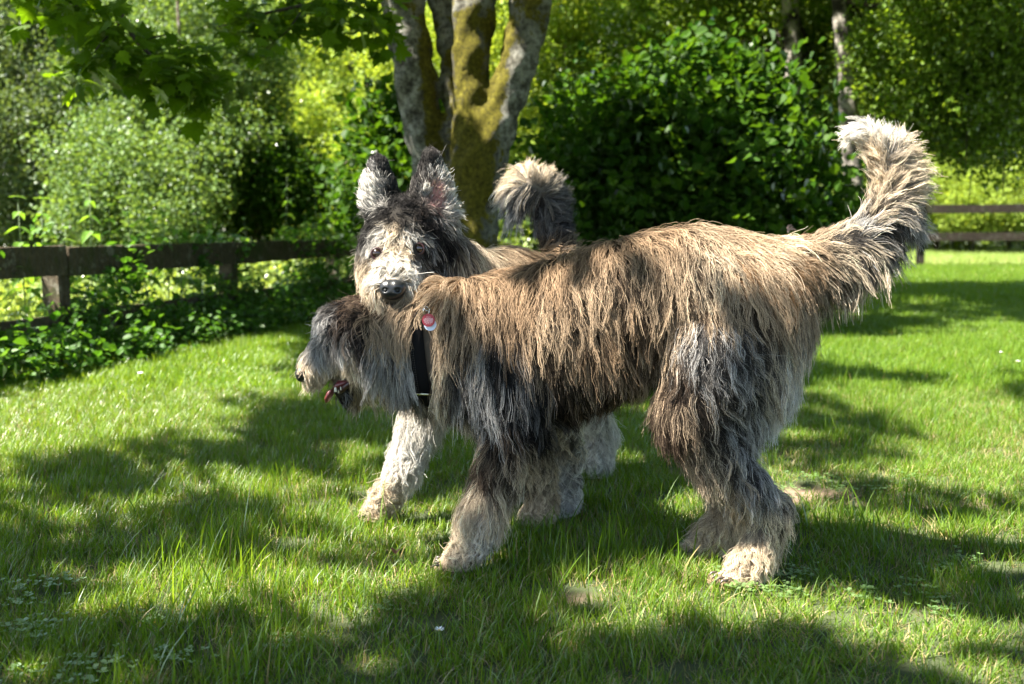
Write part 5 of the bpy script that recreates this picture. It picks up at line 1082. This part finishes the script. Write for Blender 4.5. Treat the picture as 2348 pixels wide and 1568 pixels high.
# ---------------------------------------------------------------- small things on the lawn
M_PETAL = simple('daisy petal', (.8, .8, .82), rough=.6); M_EYEY = simple('daisy centre', (.6, .42, .04), rough=.8)
def daisy(c, s, lab, h=.035):
    t = empty('daisy', tuple(c), lab, 'daisy', 'daisies in the lawn'); m = MB(); m.tube([(c[0], c[1], 0), (c[0], c[1], h)], .0008, 5); m.build('stem', M_STALK, t)
    m = MB(); q = np.array([c[0], c[1], h + .001])
    for k in range(17):
        a = 6.2832 * k / 17 + random.uniform(-.08, .08); d = np.array([math.cos(a), math.sin(a) * .8, .45 + random.uniform(-.15, .2)]); d /= np.linalg.norm(d); sd = np.cross(d, [0, 0, 1.0]); sd /= np.linalg.norm(sd)
        m.add([q + d * s * .2 - sd * s * .07, q + d * s * .2 + sd * s * .07, q + d * s * .9 + sd * s * .11, q + d * s, q + d * s * .9 - sd * s * .11], [(0, 1, 2, 3, 4)])
    m.build('petals', M_PETAL, t, kind='stuff'); m = MB(); m.ball(q + [0, 0, .0015], s * .27, 10, 6, (1, 1, .5)); m.build('flower_centre', M_EYEY, t)
daisy(G(1007, 1500), .009, 'white daisy in the front lawn below the dogs', .04); daisy(G(2292, 830), .012, 'white daisy in the sunlit grass at the right', .05); daisy(G(2332, 850), .012, 'white daisy cut by the right picture edge', .045)
daisy(G(322, 885), .016, 'larger white daisy in the sunlit band left of the dogs', .055)
# clover
def trefoil(seed, n=14):
    r = np.random.default_rng(seed); V = []; F = []; LV = []
    for i in range(n):
        c = np.array([r.normal() * .03, r.normal() * .03, r.uniform(.012, .026)]); a0 = r.uniform(0, 6.28); lv = r.random()
        for k in range(3):
            a = a0 + k * 2.094; d = np.array([math.cos(a), math.sin(a), .25]); sd = np.array([-math.sin(a), math.cos(a), 0]); s_ = .0085 * r.uniform(.7, 1.2); k0 = len(V)
            V += [c, c + d * s_ * .5 + sd * s_ * .45, c + d * s_ * 1.1 + sd * s_ * .4, c + d * s_ * 1.05, c + d * s_ * 1.1 - sd * s_ * .4, c + d * s_ * .5 - sd * s_ * .45]; F.append(tuple(range(k0, k0 + 6))); LV += [lv] * 6
    me = mesh_data('clover', V, F, M_NETTLE, smooth=False); set_attr(me, 'lv', 'FLOAT', 'POINT', LV); return me
CL = []
for (u, v, n, s_) in ((1870, 1130, 60, .09), (1720, 1350, 40, .06), (1800, 1330, 20, .05), (60, 1360, 30, .08), (200, 1440, 50, .15), (2100, 1330, 24, .16), (2250, 1400, 24, .16), (1950, 1380, 20, .12), (1000, 1050, 20, .08), (2050, 1100, 30, .12), (140, 1540, 50, .12), (700, 1420, 30, .15)):
    g = G(u, v); CL += [(g[0] + rng.normal() * s_, g[1] + rng.normal() * s_ * .6, -.004) for _ in range(n // 8)]
CL = np.array(CL); n = len(CL); rot = np.zeros((n, 3)); rot[:, 2] = rng.uniform(0, 6.28, n)
scatter('clover', [trefoil(i) for i in range(3)], CL, rot, rng.uniform(.6, 1.0, n), kind='stuff', label='patches of clover among the lawn grass')
# dead leaf and a dry flower stalk behind the dog's rump
m = MB(); g = G(906, 1290); vv_, ff_ = leaf_shape('oval', .026); m.add(vv_ * [1, 1, 2.5] + g + [0, 0, .022], ff_); o = m.build('dead_leaf', simple('dead leaf', (.24, .11, .06), rough=.7), smooth=False); tag(o, 'small curled brown leaf lying left of the front paw', 'leaf')
fs = empty('flower_stalk', tuple(P(1792, 560, 3.2)[:2]) + (0,), 'dry stalk with a pinkish seed head above the dog\'s rump', 'flower')
m = MB(); b_ = P(1792, 600, 3.2); b_[2] = 0; m.tube([b_, P(1788, 570, 3.2), P(1800, 545, 3.2), P(1812, 530, 3.2)], .0016, 5); m.build('stem', M_STALK, fs)
m = MB(); M_PK = simple('pinkish seed head', (.42, .27, .22), rough=.9)
for k in range(22): q = P(1813 + random.gauss(0, 5), 524 + random.gauss(0, 6), 3.2 + random.gauss(0, .008)); m.ball(q, random.uniform(.002, .004), 6, 4)
m.build('seed_head', M_PK, fs, kind='stuff')
# the lawn goes on to both sides
for y0, y1, den, pr, lab in ((.9, 4.4, 560, T_NEAR, 'lawn grass to either side of the dogs'), (4.4, 9.0, 150, T_MID, 'mown lawn continuing to either side'), (9.0, 19.3, 22, T_FAR, 'far lawn continuing to either side')):
    n = int((y1 - y0) * 4.4 * den); y = rng.uniform(y0, y1, n); x = (.56 * y + .3 + rng.uniform(0, 2.2, n)) * rng.choice([-1, 1], n); k = side(x, y) > .15
    grass('lawn_grass', pr, x[k], y[k], .75, 1.2, label=lab)
print('objects', len(scene.objects))
